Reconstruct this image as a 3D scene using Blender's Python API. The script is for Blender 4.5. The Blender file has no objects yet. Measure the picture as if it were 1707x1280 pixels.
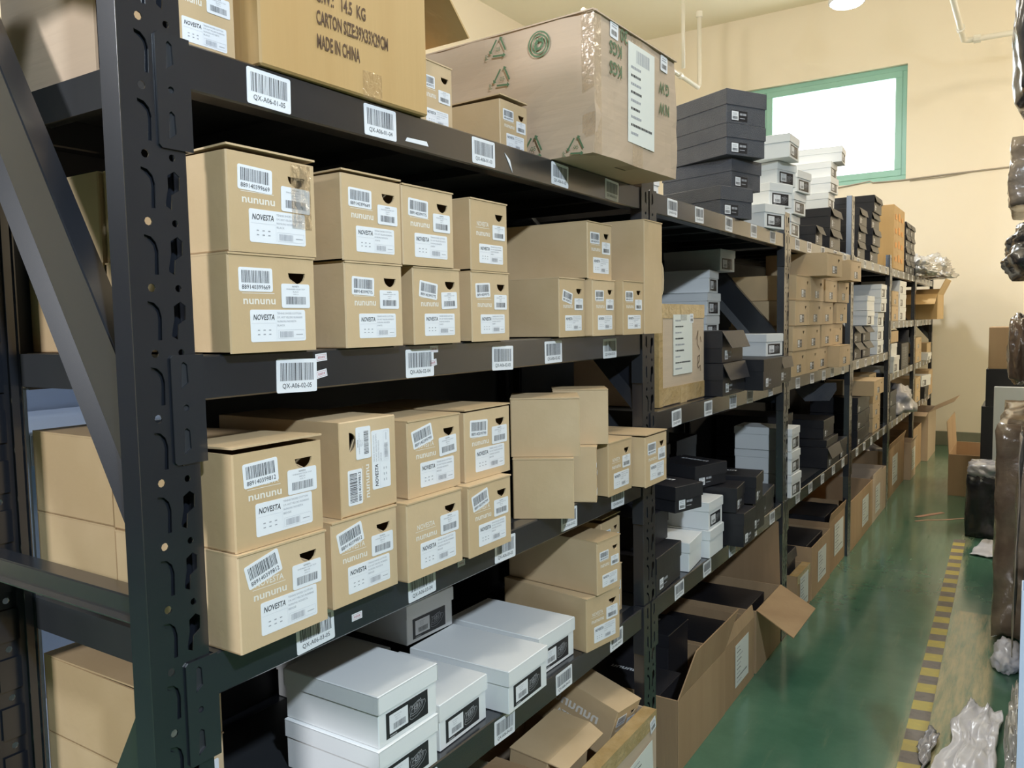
import bpy, math, random
from mathutils import Vector, Matrix
from mathutils.geometry import tessellate_polygon
D = bpy.data
SC = bpy.context.scene
COL = SC.collection
random.seed(7)
R = math.radians

# ------------------------------------------------------------------ camera
YAW, PIT, ROL, FPX = 32.9519, 4.323, -1.0187, 1343.36
y_, p_, r_ = R(YAW), R(PIT), R(ROL)
fwd = Vector((-math.sin(y_)*math.cos(p_), math.cos(y_)*math.cos(p_), -math.sin(p_)))
rgt = Vector((math.cos(y_), math.sin(y_), 0)); up = rgt.cross(fwd)
r2 = math.cos(r_)*rgt + math.sin(r_)*up
u2 = -math.sin(r_)*rgt + math.cos(r_)*up
cam = D.cameras.new('camera'); cam.sensor_width = 36; cam.lens = FPX*36/1707
cam.clip_start = .02; cam.clip_end = 100
co = D.objects.new('camera', cam); COL.objects.link(co)
M = Matrix.Identity(4)
for i in range(3):
    M[i][0] = r2[i]; M[i][1] = u2[i]; M[i][2] = -fwd[i]
M[0][3], M[1][3], M[2][3] = .9439, 0, 1.4882
co.matrix_world = M
SC.camera = co

# ------------------------------------------------------------------ light
SC.view_settings.view_transform = 'Standard'; SC.view_settings.look = 'None'
SC.view_settings.gamma = 1; SC.view_settings.use_curve_mapping = False
SC.view_settings.exposure = 0.52
w = D.worlds.new('sky'); SC.world = w; w.use_nodes = True
w.node_tree.nodes['Background'].inputs[0].default_value = (.93, .97, 1, 1)
w.node_tree.nodes['Background'].inputs[1].default_value = 6.0
def lamp(name, loc, power, size, color, target=None, spread=180, shape='DISK'):
    l = D.lights.new(name, 'AREA'); l.energy = power; l.shape = shape; l.size = size; l.color = color
    l.spread = R(spread)
    o = D.objects.new(name, l); COL.objects.link(o); o.location = loc
    if target is not None:
        o.rotation_euler = (Vector(target)-Vector(loc)).to_track_quat('-Z', 'Y').to_euler()
    return o
def bulb(name, loc, power, radius, color):
    l = D.lights.new(name, 'POINT'); l.energy = power; l.shadow_soft_size = radius; l.color = color
    o = D.objects.new(name, l); COL.objects.link(o); o.location = loc; return o
lamp('ceiling_light', (2.2, -.3, 3.0), 66, .14, (.76, .88, 1.0), (0, 1.2, .8))
lamp('ceiling_light', (-.6, -2.3, 2.9), 64, .6, (.95, .96, 1.0), (-.2, .8, 1.3))
bulb('bay_and_fill_light', (1.1, 2.8, 4.35), 62, .16, (1.0, .95, .86))
bulb('bay_and_fill_light', (1.2, 5.3, 4.35), 66, .16, (1.0, .93, .82))
bulb('bay_and_fill_light', (2.6, 8.0, 3.5), 18, .14, (1.0, .88, .70))
bulb('bay_and_fill_light', (3.2, 8.7, 2.3), 52, .14, (1.0, .88, .70))  # added fill to brighten the low end wall, no fixture known there
bulb('bay_and_fill_light', (-2.6, 5.0, 4.35), 75, .16, (1.0, .93, .82))
bulb('bay_and_fill_light', (-2.6, 1.5, 4.35), 60, .16, (1.0, .93, .82))

# ------------------------------------------------------------------ materials
def mat(name, col, rough=.6, metal=0.0, spec=.5, noise=None, bump=0.0, bscale=200, emit=None, alpha=None, coat=0, stretch=None, trans=0):
    m = D.materials.new(name); m.use_nodes = True; nt = m.node_tree; N = nt.nodes; L = nt.links
    b = N['Principled BSDF']
    b.inputs['Base Color'].default_value = (*col, 1); b.inputs['Roughness'].default_value = rough
    b.inputs['Metallic'].default_value = metal; b.inputs['Specular IOR Level'].default_value = spec
    if coat: b.inputs['Coat Weight'].default_value = coat; b.inputs['Coat Roughness'].default_value = .15
    if trans: b.inputs['Transmission Weight'].default_value = trans
    if emit: b.inputs['Emission Color'].default_value = (*emit[0], 1); b.inputs['Emission Strength'].default_value = emit[1]
    if alpha is not None: b.inputs['Alpha'].default_value = alpha
    if noise or bump:
        tc = N.new('ShaderNodeTexCoord'); mp = N.new('ShaderNodeMapping'); L.new(tc.outputs['Object'], mp.inputs[0])
        if stretch: mp.inputs['Scale'].default_value = stretch
    if noise:
        col2, sc, det = noise
        t = N.new('ShaderNodeTexNoise'); t.inputs['Scale'].default_value = sc; t.inputs['Detail'].default_value = det
        L.new(mp.outputs[0], t.inputs['Vector'])
        oi = N.new('ShaderNodeObjectInfo')
        ad = N.new('ShaderNodeMath'); ad.operation = 'MULTIPLY_ADD'; ad.inputs[1].default_value = .35; L.new(oi.outputs['Random'], ad.inputs[0])
        sb = N.new('ShaderNodeMath'); sb.operation = 'SUBTRACT'; L.new(t.outputs['Fac'], sb.inputs[0]); sb.inputs[1].default_value = .17
        L.new(sb.outputs[0], ad.inputs[2])
        rp = N.new('ShaderNodeValToRGB'); rp.color_ramp.elements[0].color = (*col, 1); rp.color_ramp.elements[1].color = (*col2, 1)
        rp.color_ramp.elements[0].position = .3; rp.color_ramp.elements[1].position = .7
        L.new(ad.outputs[0], rp.inputs[0]); L.new(rp.outputs[0], b.inputs['Base Color'])
    if bump:
        t2 = N.new('ShaderNodeTexNoise'); t2.inputs['Scale'].default_value = bscale; t2.inputs['Detail'].default_value = 3
        L.new(mp.outputs[0], t2.inputs['Vector'])
        bp = N.new('ShaderNodeBump'); bp.inputs['Strength'].default_value = bump; bp.inputs['Distance'].default_value = .004
        L.new(t2.outputs['Fac'], bp.inputs['Height']); L.new(bp.outputs[0], b.inputs['Normal'])
    return m
MT = {}
MT['kraft'] = mat('kraft_board', (.55, .395, .22), .6, noise=((.64, .475, .285), 6, 3), bump=.12, bscale=60)
MT['kraft_in'] = mat('kraft_inner_board', (.55, .42, .26), .75, noise=((.63, .5, .32), 9, 3))
MT['carton'] = mat('brown_carton_board', (.37, .235, .125), .7, noise=((.47, .32, .18), 5, 4), bump=.35, bscale=45, stretch=(1, 1, .08))
MT['carton_l'] = mat('pale_carton_board', (.52, .395, .28), .66, noise=((.61, .48, .35), 3, 4), bump=.3, bscale=45, stretch=(.08, .08, 1))
MT['carton_o'] = mat('golden_carton_board', (.50, .31, .12), .55, noise=((.62, .42, .19), 4, 4), bump=.3, bscale=45, stretch=(1, 1, .08))
MT['tape'] = mat('brown_packing_tape', (.46, .31, .13), .22, noise=((.56, .40, .20), 20, 4), bump=.9, bscale=60, coat=.6)
MT['whitebox'] = mat('white_coated_board', (.82, .84, .84), .42, noise=((.86, .875, .87), 5, 2), bump=.05, bscale=40)
MT['blackbox'] = mat('black_coated_board', (.018, .018, .022), .38, noise=((.028, .027, .031), 5, 2), bump=.1, bscale=60)
MT['navybox'] = mat('slate_textured_board', (.052, .06, .078), .42, noise=((.085, .09, .105), 8, 3), bump=.8, bscale=300)
MT['steel'] = mat('dark_powder_coated_steel', (.010, .012, .017), .27, noise=((.015, .018, .024), 4, 3), spec=.9, coat=.5)
MT['deck'] = mat('dark_steel_deck', (.02, .022, .026), .5, noise=((.03, .032, .036), 5, 3))
MT['blue'] = mat('pale_blue_painted_steel', (.48, .58, .74), .35, noise=((.54, .63, .78), 4, 2))
MT['label'] = mat('white_label_paper', (.83, .85, .88), .4)
MT['label2'] = mat('off_white_label_paper', (.78, .80, .74), .5)
MT['ink'] = mat('black_ink', (.03, .03, .035), .6)
MT['grey_ink'] = mat('grey_ink', (.36, .37, .40), .6)
MT['lgrey_ink'] = mat('pale_grey_ink', (.60, .62, .66), .6)
MT['green_ink'] = mat('green_ink', (.09, .17, .085), .6)
MT['white_ink'] = mat('white_ink', (.80, .76, .68), .6)
MT['brown_ink'] = mat('dark_brown_ink', (.10, .055, .03), .6)
MT['pink'] = mat('pink_ink', (.55, .25, .27), .5)
MT['orange'] = mat('orange_print', (.75, .33, .07), .5)
MT['bag'] = mat('black_plastic_film', (.02, .02, .023), .22, noise=((.04, .04, .045), 14, 3), bump=.7, bscale=22, coat=.3)
MT['greybag'] = mat('grey_plastic_film', (.30, .30, .32), .22, noise=((.48, .47, .50), 18, 4), bump=1, bscale=30, coat=.5)
MT['whitebag'] = mat('white_plastic_film', (.70, .70, .76), .3, noise=((.82, .82, .87), 12, 4), bump=.8, bscale=26, coat=.3)
MT['wrap'] = mat('brown_film_wrapped_board', (.17, .12, .09), .2, noise=((.29, .22, .16), 12, 4), bump=1, bscale=24, coat=.7)
MT['wrapg'] = mat('grey_film_wrapped_board', (.20, .165, .13), .25, noise=((.30, .25, .20), 10, 4), bump=.7, bscale=24, coat=.5)
MT['teal'] = mat('teal_painted_aluminium', (.27, .52, .43), .35)
MT['pipe'] = mat('white_plastic_pipe', (.76, .72, .62), .3)
MT['lampw'] = mat('white_lamp_housing', (.7, .7, .7), .4)
MT['glow'] = mat('lit_lamp_glass', (1, 1, 1), .4, emit=((.72, .83, 1.0), 40))
MT['yellow'] = mat('yellow_floor_tape', (.60, .47, .07), .45, noise=((.47, .38, .09), 30, 5))
MT['tapeblk'] = mat('worn_black_floor_tape', (.115, .095, .085), .5, noise=((.20, .17, .14), 35, 5))
MT['strap'] = mat('pink_strap', (.55, .30, .22), .5)
MT['foil'] = mat('silvery_film', (.55, .53, .50), .16, metal=.25, noise=((.62, .60, .55), 22, 4), bump=1, bscale=30)
MT['cable'] = mat('grey_cable', (.35, .30, .24), .6)

def wall_mat(name, c1, c2, rough=.75, sc=.6):
    return mat(name, c1, rough, noise=(c2, sc, 5), bump=.12, bscale=18)
MT['wall'] = wall_mat('cream_painted_plaster', (.83, .73, .57), (.86, .77, .62))
MT['ceil'] = wall_mat('pale_cream_ceiling_paint', (.86, .79, .62), (.88, .81, .65))
MT['wall_grey'] = wall_mat('reflection_dimming_wall', (.16, .155, .15), (.19, .18, .17))  # dark tone given to unseen walls to dim reflections in the near steel
MT['base'] = mat('grey_green_baseboard_paint', (.20, .20, .15), .4, noise=((.25, .25, .19), 3, 4))

# green epoxy floor with worn beige patches
def floor_mat():
    m = D.materials.new('green_epoxy_floor'); m.use_nodes = True; nt = m.node_tree; N = nt.nodes; L = nt.links
    b = N['Principled BSDF']; b.inputs['Specular IOR Level'].default_value = .5
    b.inputs['Coat Weight'].default_value = .35; b.inputs['Coat Roughness'].default_value = .12
    g = N.new('ShaderNodeNewGeometry'); sep = N.new('ShaderNodeSeparateXYZ'); L.new(g.outputs['Position'], sep.inputs[0])
    n1 = N.new('ShaderNodeTexNoise'); n1.inputs['Scale'].default_value = 1.3; n1.inputs['Detail'].default_value = 7; n1.inputs['Roughness'].default_value = .65
    L.new(g.outputs['Position'], n1.inputs['Vector'])
    base = N.new('ShaderNodeValToRGB'); L.new(n1.outputs['Fac'], base.inputs[0])
    base.color_ramp.elements[0].position = .32; base.color_ramp.elements[0].color = (.044, .135, .085, 1)
    base.color_ramp.elements[1].position = .72; base.color_ramp.elements[1].color = (.115, .24, .162, 1)
    # scratchy wear along the aisle direction
    mp = N.new('ShaderNodeMapping'); mp.inputs['Scale'].default_value = (16, 1.6, 1); L.new(g.outputs['Position'], mp.inputs[0])
    n2 = N.new('ShaderNodeTexNoise'); n2.inputs['Scale'].default_value = 1.6; n2.inputs['Detail'].default_value = 8; n2.inputs['Roughness'].default_value = .7
    L.new(mp.outputs[0], n2.inputs['Vector'])
    def band(x0, x1, y0, y1, soft):
        def mr(sock, a, c):
            q = N.new('ShaderNodeMapRange'); q.interpolation_type = 'SMOOTHSTEP'
            q.inputs[1].default_value = a; q.inputs[2].default_value = c; L.new(sock, q.inputs[0]); return q.outputs[0]
        def mul(a, c):
            q = N.new('ShaderNodeMath'); q.operation = 'MULTIPLY'; L.new(a, q.inputs[0]); L.new(c, q.inputs[1]); return q.outputs[0]
        X, Y = sep.outputs[0], sep.outputs[1]
        return mul(mul(mr(X, x0-soft, x0+soft), mr(X, x1+soft, x1-soft)), mul(mr(Y, y0-soft, y0+soft), mr(Y, y1+soft, y1-soft)))
    m1 = band(.64, .835, 2.4, 4.55, .02); m2 = band(.575, .64, 2.2, 7.2, .025)
    mx = N.new('ShaderNodeMath'); mx.operation = 'MAXIMUM'; L.new(m1, mx.inputs[0])
    h = N.new('ShaderNodeMath'); h.operation = 'MULTIPLY'; h.inputs[1].default_value = .6; L.new(m2, h.inputs[0]); L.new(h.outputs[0], mx.inputs[1])
    cr = N.new('ShaderNodeMapRange'); cr.inputs[1].default_value = .36; cr.inputs[2].default_value = .60; L.new(n2.outputs['Fac'], cr.inputs[0])
    mm = N.new('ShaderNodeMath'); mm.operation = 'MULTIPLY'; L.new(mx.outputs[0], mm.inputs[0]); L.new(cr.outputs[0], mm.inputs[1])
    # general light scuffs
    sc = N.new('ShaderNodeMapRange'); sc.inputs[1].default_value = .58; sc.inputs[2].default_value = .82; sc.inputs[4].default_value = .22; L.new(n2.outputs['Fac'], sc.inputs[0])
    tot = N.new('ShaderNodeMath'); tot.operation = 'MAXIMUM'; L.new(mm.outputs[0], tot.inputs[0]); L.new(sc.outputs[0], tot.inputs[1])
    mix = N.new('ShaderNodeMix'); mix.data_type = 'RGBA'; L.new(tot.outputs[0], mix.inputs[0]); L.new(base.outputs[0], mix.inputs[6])
    mix.inputs[7].default_value = (.42, .38, .22, 1); L.new(mix.outputs[2], b.inputs['Base Color'])
    rr = N.new('ShaderNodeMapRange'); rr.inputs[1].default_value = .3; rr.inputs[2].default_value = .7; rr.inputs[3].default_value = .10; rr.inputs[4].default_value = .26
    L.new(n2.outputs['Fac'], rr.inputs[0]); L.new(rr.outputs[0], b.inputs['Roughness'])
    n3 = N.new('ShaderNodeTexNoise'); n3.inputs['Scale'].default_value = 7; n3.inputs['Detail'].default_value = 4; L.new(g.outputs['Position'], n3.inputs['Vector'])
    bp = N.new('ShaderNodeBump'); bp.inputs['Strength'].default_value = .07; bp.inputs['Distance'].default_value = .01
    L.new(n3.outputs['Fac'], bp.inputs['Height']); L.new(bp.outputs[0], b.inputs['Normal'])
    return m
MT['floor'] = floor_mat()
def glass_mat():
    m = D.materials.new('window_glass'); m.use_nodes = True; nt = m.node_tree; N = nt.nodes; L = nt.links
    N.remove(N['Principled BSDF']); o = N['Material Output']
    a = N.new('ShaderNodeBsdfTransparent'); g = N.new('ShaderNodeBsdfGlossy'); g.inputs['Roughness'].default_value = .05
    mx = N.new('ShaderNodeMixShader'); mx.inputs[0].default_value = .06
    L.new(a.outputs[0], mx.inputs[1]); L.new(g.outputs[0], mx.inputs[2]); L.new(mx.outputs[0], o.inputs[0]); return m
MT['glass'] = glass_mat()
def film_mat():
    m = D.materials.new('clear_crinkled_film'); m.use_nodes = True; nt = m.node_tree; N = nt.nodes; L = nt.links
    N.remove(N['Principled BSDF']); o = N['Material Output']
    a = N.new('ShaderNodeBsdfTransparent'); g = N.new('ShaderNodeBsdfGlossy'); g.inputs['Roughness'].default_value = .12
    g.inputs['Color'].default_value = (.9, .85, .75, 1)
    tc = N.new('ShaderNodeTexCoord'); n = N.new('ShaderNodeTexNoise'); n.inputs['Scale'].default_value = 60; n.inputs['Detail'].default_value = 4
    L.new(tc.outputs['Object'], n.inputs['Vector']); bp = N.new('ShaderNodeBump'); bp.inputs['Strength'].default_value = 1; bp.inputs['Distance'].default_value = .006
    L.new(n.outputs['Fac'], bp.inputs['Height']); L.new(bp.outputs[0], g.inputs['Normal'])
    mx = N.new('ShaderNodeMixShader'); mx.inputs[0].default_value = .22
    L.new(a.outputs[0], mx.inputs[1]); L.new(g.outputs[0], mx.inputs[2]); L.new(mx.outputs[0], o.inputs[0]); return m
MT['film'] = film_mat()

# ------------------------------------------------------------------ mesh helper
class MB:
    def __init__(s): s.v = []; s.f = []; s.m = []; s.cur = 0
    def mi(s, i): s.cur = i; return s
    def face(s, pts):
        n = len(s.v); s.v += [tuple(p) for p in pts]; s.f.append(tuple(range(n, n+len(pts)))); s.m.append(s.cur)
    def box(s, x0, x1, y0, y1, z0, z1, c=0.0):
        if c <= 0:
            n = len(s.v)
            s.v += [(x, y, z) for x in (x0, x1) for y in (y0, y1) for z in (z0, z1)]
            for q in ((0, 1, 3, 2), (4, 6, 7, 5), (0, 4, 5, 1), (2, 3, 7, 6), (0, 2, 6, 4), (1, 5, 7, 3)):
                s.f.append(tuple(n+i for i in q)); s.m.append(s.cur)
            return
        n = len(s.v); X = (x0, x1); Y = (y0, y1); Z = (z0, z1); idx = {}
        def g(v, i): return v[i] + (c if i == 0 else -c)
        for i in (0, 1):
            for j in (0, 1):
                for k in (0, 1):
                    idx[i, j, k, 0] = len(s.v); s.v.append((X[i], g(Y, j), g(Z, k)))
                    idx[i, j, k, 1] = len(s.v); s.v.append((g(X, i), Y[j], g(Z, k)))
                    idx[i, j, k, 2] = len(s.v); s.v.append((g(X, i), g(Y, j), Z[k]))
        def add(t, out):
            a, b, cc = [Vector(s.v[t[i]]) for i in range(3)]
            nn = (b-a).cross(cc-a)
            if nn.dot(Vector(out)) < 0: t = t[::-1]
            s.f.append(tuple(t)); s.m.append(s.cur)
        sg = (-1, 1)
        for i in (0, 1):
            add([idx[i, 0, 0, 0], idx[i, 1, 0, 0], idx[i, 1, 1, 0], idx[i, 0, 1, 0]], (sg[i], 0, 0))
            add([idx[0, i, 0, 1], idx[1, i, 0, 1], idx[1, i, 1, 1], idx[0, i, 1, 1]], (0, sg[i], 0))
            add([idx[0, 0, i, 2], idx[1, 0, i, 2], idx[1, 1, i, 2], idx[0, 1, i, 2]], (0, 0, sg[i]))
            for j in (0, 1):
                add([idx[i, j, 0, 0], idx[i, j, 1, 0], idx[i, j, 1, 1], idx[i, j, 0, 1]], (sg[i], sg[j], 0))
                add([idx[i, 0, j, 0], idx[i, 1, j, 0], idx[i, 1, j, 2], idx[i, 0, j, 2]], (sg[i], 0, sg[j]))
                add([idx[0, i, j, 1], idx[1, i, j, 1], idx[1, i, j, 2], idx[0, i, j, 2]], (0, sg[i], sg[j]))
                for k in (0, 1):
                    add([idx[i, j, k, 0], idx[i, j, k, 1], idx[i, j, k, 2]], (sg[i], sg[j], sg[k]))
    def plate(s, poly, holes, x0, x1, xf=None):
        """flat plate in the Y-Z plane between x0 (back) and x1 (front) with through holes"""
        lps = [poly] + holes; n = len(s.v)
        flat = [p for l in lps for p in l]
        tris = tessellate_polygon([[Vector((p[0], p[1], 0)) for p in l] for l in lps])
        s.v += [(x1, p[0], p[1]) for p in flat] + [(x0, p[0], p[1]) for p in flat]; k = len(flat)
        for t in tris:
            a, b, c = [Vector((flat[i][0], flat[i][1], 0)) for i in t]
            t = list(t)
            if (b-a).cross(c-a).z < 0: t = t[::-1]
            s.f.append(tuple(n+i for i in t)); s.m.append(s.cur)
            s.f.append(tuple(n+k+i for i in t[::-1])); s.m.append(s.cur)
        o = 0
        for l in lps:
            L = len(l)
            for i in range(L):
                a = n+o+i; b = n+o+(i+1) % L
                s.f.append((a, b, b+k, a+k)); s.m.append(s.cur)
            o += L
    def slab(s, pts, t, nrm=None):
        """thick sheet from a polygon in 3D"""
        P = [Vector(p) for p in pts]; nn = (P[1]-P[0]).cross(P[2]-P[0]).normalized() if nrm is None else Vector(nrm)
        Q = [p - nn*t for p in P]; n = len(s.v); k = len(P)
        s.v += [tuple(p) for p in P+Q]
        s.f.append(tuple(n+i for i in range(k))); s.m.append(s.cur)
        s.f.append(tuple(n+k+i for i in reversed(range(k)))); s.m.append(s.cur)
        for i in range(k):
            j = (i+1) % k; s.f.append((n+j, n+i, n+k+i, n+k+j)); s.m.append(s.cur)
    def tube(s, path, r, seg=8, caps=True):
        path = [Vector(p) for p in path]; n0 = len(s.v); rings = []
        for i, p in enumerate(path):
            d = (path[min(i+1, len(path)-1)]-path[max(i-1, 0)]).normalized()
            a = d.cross(Vector((0, 0, 1)));
            if a.length < .1: a = d.cross(Vector((1, 0, 0)))
            a.normalize(); b = d.cross(a)
            rr = r[i] if isinstance(r, (list, tuple)) else r
            ring = []
            for k in range(seg):
                t = 2*math.pi*k/seg; ring.append(len(s.v)); s.v.append(tuple(p+a*math.cos(t)*rr+b*math.sin(t)*rr))
            rings.append(ring)
        for i in range(len(rings)-1):
            for k in range(seg):
                s.f.append((rings[i][k], rings[i][(k+1) % seg], rings[i+1][(k+1) % seg], rings[i+1][k])); s.m.append(s.cur)
        if caps:
            s.f.append(tuple(reversed(rings[0]))); s.m.append(s.cur); s.f.append(tuple(rings[-1])); s.m.append(s.cur)
    def ribbon(s, pts, wd, x):
        """thin line drawing in the Y-Z plane at depth x"""
        for a, b in zip(pts[:-1], pts[1:]):
            a = Vector(a); b = Vector(b); d = (b-a)
            if d.length < 1e-6: continue
            nn = Vector((-d.y, d.x)).normalized()*wd/2
            s.face([(x, *(a-nn)), (x, *(b-nn)), (x, *(b+nn)), (x, *(a+nn))])
    def rect(s, x, y0, y1, z0, z1): s.face([(x, y0, z0), (x, y1, z0), (x, y1, z1), (x, y0, z1)])
    def text(s, body, x, y, z, h, width=None, shear=0, rot=0, bold=0, center=False):
        """lettering in the Y-Z plane at depth x, baseline start (y,z), capital height h"""
        key = (body, bold)
        if key not in TXT:
            c = D.curves.new('lettering', 'FONT'); c.body = body; c.size = 1; c.resolution_u = 2; c.offset = bold
            o = D.objects.new('lettering', c); COL.objects.link(o)
            dg = bpy.context.evaluated_depsgraph_get(); me = D.meshes.new_from_object(o.evaluated_get(dg))
            TXT[key] = ([tuple(v.co) for v in me.vertices], [tuple(p.vertices) for p in me.polygons])
            D.objects.remove(o); D.curves.remove(c); D.meshes.remove(me)
        V, F_ = TXT[key]
        if not V: return
        x0 = min(v[0] for v in V); x1 = max(v[0] for v in V); sy = h/.70
        sx = sy if width is None else width/max(x1-x0, 1e-6)
        n = len(s.v); ca, sa = math.cos(rot), math.sin(rot); off = (x1-x0)*sx/2 if center else 0
        for v in V:
            a = (v[0]-x0)*sx + shear*v[1]*sy - off; b = v[1]*sy
            s.v.append((x, y+a*ca-b*sa, z+a*sa+b*ca))
        for f in F_: s.f.append(tuple(n+i for i in f)); s.m.append(s.cur)
    def xf(s, Mx, start=0):
        for i in range(start, len(s.v)): s.v[i] = tuple(Mx @ Vector(s.v[i]))
    def mesh(s, name, mats, smooth=False):
        me = D.meshes.new(name); me.from_pydata(s.v, [], s.f)
        for m in mats: me.materials.append(MT[m])
        me.polygons.foreach_set('material_index', s.m)
        if smooth: me.polygons.foreach_set('use_smooth', [True]*len(s.f))
        me.update(); return me
TXT = {}
def link(name, me, parent=None, loc=(0, 0, 0), rot=(0, 0, 0)):
    o = D.objects.new(name, me); COL.objects.link(o); o.location = loc; o.rotation_euler = rot
    if parent: o.parent = parent
    return o
def build(mb, name, mats, parent=None, loc=(0, 0, 0), rot=(0, 0, 0), smooth=False):
    return link(name, mb.mesh(name, mats, smooth), parent, loc, rot)
def empty(name, loc=(0, 0, 0), rz=0):
    o = D.objects.new(name, None); COL.objects.link(o); o.location = loc; o.rotation_euler = (0, 0, rz); o.empty_display_size = .05; return o
def tag(o, label, cat, group=None):
    o['label'] = label; o['category'] = cat
    if group: o['group'] = group
    return o
def struct(o): o['kind'] = 'structure'; return o

# ------------------------------------------------------------------ levels and rack grid
PITCH = 1.56; Y0 = .587; UW = .09; BH = .0611
Z1, Z2, Z2B, Z3, Z4 = 1.8628, 1.4520, 1.2155, 1.0386, .6472
RX = -.50
def uy(i): return Y0 + i*PITCH

# ------------------------------------------------------------------ room shell
WY = 10.40; CZ = 5.25; XL, XR, YB = -4.6, 4.2, -4.5
mb = MB(); mb.box(XL, XR, YB, WY+.3, -.1, 0); struct(build(mb, 'floor', ['floor']))
mb = MB(); mb.box(XL-.2, XR+.2, YB-.2, WY+.3, CZ, CZ+.15); struct(build(mb, 'ceiling', ['ceil']))
mb = MB(); mb.box(XL-.2, XL, YB-.2, WY+.3, 0, CZ); struct(build(mb, 'wall_left', ['wall']))
mb = MB(); mb.box(XR, XR+.2, YB-.2, 6.2, 0, CZ); struct(build(mb, 'wall_right', ['wall_grey']))
mb = MB(); mb.box(XR, XR+.2, 6.2, WY+.3, 0, CZ); struct(build(mb, 'wall_right_far', ['wall']))  # unseen; split off pale so the far beams reflect a bright wall
mb = MB(); mb.box(XL, XR, YB-.2, YB, 0, CZ); struct(build(mb, 'wall_back', ['wall_grey']))
WX0, WX1, WZ0, WZ1 = -2.28, -.345, 3.06, 4.36
mb = MB()
mb.plate([(-XR, 0), (-XL, 0), (-XL, CZ), (-XR, CZ)], [[(-WX1, WZ0), (-WX0, WZ0), (-WX0, WZ1), (-WX1, WZ1)]], 0, .22)
mb.xf(Matrix(((0, -1, 0, 0), (-1, 0, 0, 0), (0, 0, 1, 0), (0, 0, 0, 1))))
mb.xf(Matrix.Translation((0, WY+.22, 0)))
struct(build(mb, 'wall_end', ['wall']))
# window: teal frame set back in the reveal, sash and glass
we = struct(empty('window_1', (0, WY+.06, 0)))
mb = MB()
def ring(mb, x0, x1, z0, z1, t, ya, yb):
    mb.box(x0, x1, ya, yb, z1-t, z1, .004); mb.box(x0, x1, ya, yb, z0, z0+t, .004)
    mb.box(x0, x0+t, ya, yb, z0+t, z1-t, .004); mb.box(x1-t, x1, ya, yb, z0+t, z1-t, .004)
ring(mb, WX0, WX1, WZ0, WZ1, .06, 0, .08); build(mb, 'window_frame', ['teal'], we)
mb = MB(); ring(mb, WX0+.33, WX1-.055, WZ0+.055, WZ1-.055, .075, -.012, .05); build(mb, 'window_sash', ['teal'], we)
mb = MB(); mb.box(WX0+.06, WX0+.33, .01, .05, WZ0+.06, WZ1-.06, .003); build(mb, 'window_panel', ['teal'], we)
mb = MB(); mb.box(WX0+.40, WX1-.12, .015, .021, WZ0+.12, WZ1-.12); build(mb, 'window_pane', ['glass'], we)
mb = MB(); mb.box(XL, XR, WY-.02, WY, 0, .165, .004); struct(build(mb, 'baseboard_end', ['base']))

# pipes and cables on / near the end wall
def pipe(pts, r, label, name='water_pipe', m='pipe', cat='pipe', grp=None, joints=()):
    t = empty(name, pts[0])
    P = [tuple(Vector(p)-Vector(pts[0])) for p in pts]
    mb = MB(); mb.tube(P, r, 10); build(mb, 'pipe_run', [m], t, smooth=True)
    for j, dr in joints:
        p = Vector(j)-Vector(pts[0]); d = Vector(dr)*.03
        mb = MB(); mb.tube([p-d, p+d], r*1.45, 10); build(mb, 'pipe_coupling', [m], t)
    tag(t, label, cat, grp)
pipe([(-2.30, 6.2, 4.09), (-2.30, 8.96, 4.09), (-2.30, 9.0, 4.13), (-2.30, 9.0, 4.93)], .024, 'thin white pipe that turns straight up, left of the window', joints=[((-2.3, 8.4, 4.09), (0, 1, 0)), ((-2.3, 9.0, 4.9), (0, 0, 1))])
pipe([(-2.49, 9.0, 4.35), (-2.49, 9.0, 5.24)], .022, 'straight white hanging pipe drop, leftmost under the ceiling')
pipe([(.31, 7.2, 4.09), (.31, 8.96, 4.09), (.35, 9.0, 4.09), (1.6, 9.0, 4.08)], .026, 'white elbow pipe high at the right of the window', joints=[((.31, 8.6, 4.09), (0, 1, 0)), ((.42, 9.0, 4.09), (1, 0, 0))])
pipe([(-1.35, 10.385, 3.02), (-1.0, 10.385, 3.045), (-.72, 10.385, 3.075), (-.69, 10.385, 3.055), (-.4, 10.385, 3.05), (.08, 10.385, 3.065), (.9, 10.385, 3.08)], .008, 'thin cable strung along the end wall under the window', 'wall_cable', 'cable', 'cable')
pipe([(-.30, 10.385, 3.035), (.05, 10.385, 3.04), (.35, 10.385, 3.068)], .004, 'second thinner cable drooping beside the window corner', 'wall_cable', 'cable', 'cable')
# high bay lamp
t = empty('high_bay_lamp', (-.50, 7.7, 4.22))
mb = MB(); mb.tube([(0, 0, .0), (0, 0, .015), (0, 0, .12), (0, 0, .2), (0, 0, .26)], [.15, .155, .12, .07, .05], 24); build(mb, 'lamp_housing', ['lampw'], t, smooth=True)
mb = MB(); mb.tube([(0, 0, -.035), (0, 0, -.02), (0, 0, 0)], [.06, .12, .14], 24); build(mb, 'lamp_glass', ['glow'], t, smooth=True)
mb = MB(); mb.tube([(0, 0, .26), (0, 0, CZ-4.22)], .01, 6); build(mb, 'lamp_rod', ['lampw'], t)
tag(t, 'glowing white high bay lamp hanging from the ceiling', 'lamp')
lamp('lamp_light', (-.50, 7.7, 4.17), 38, .25, (.88, .94, 1.0))

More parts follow.
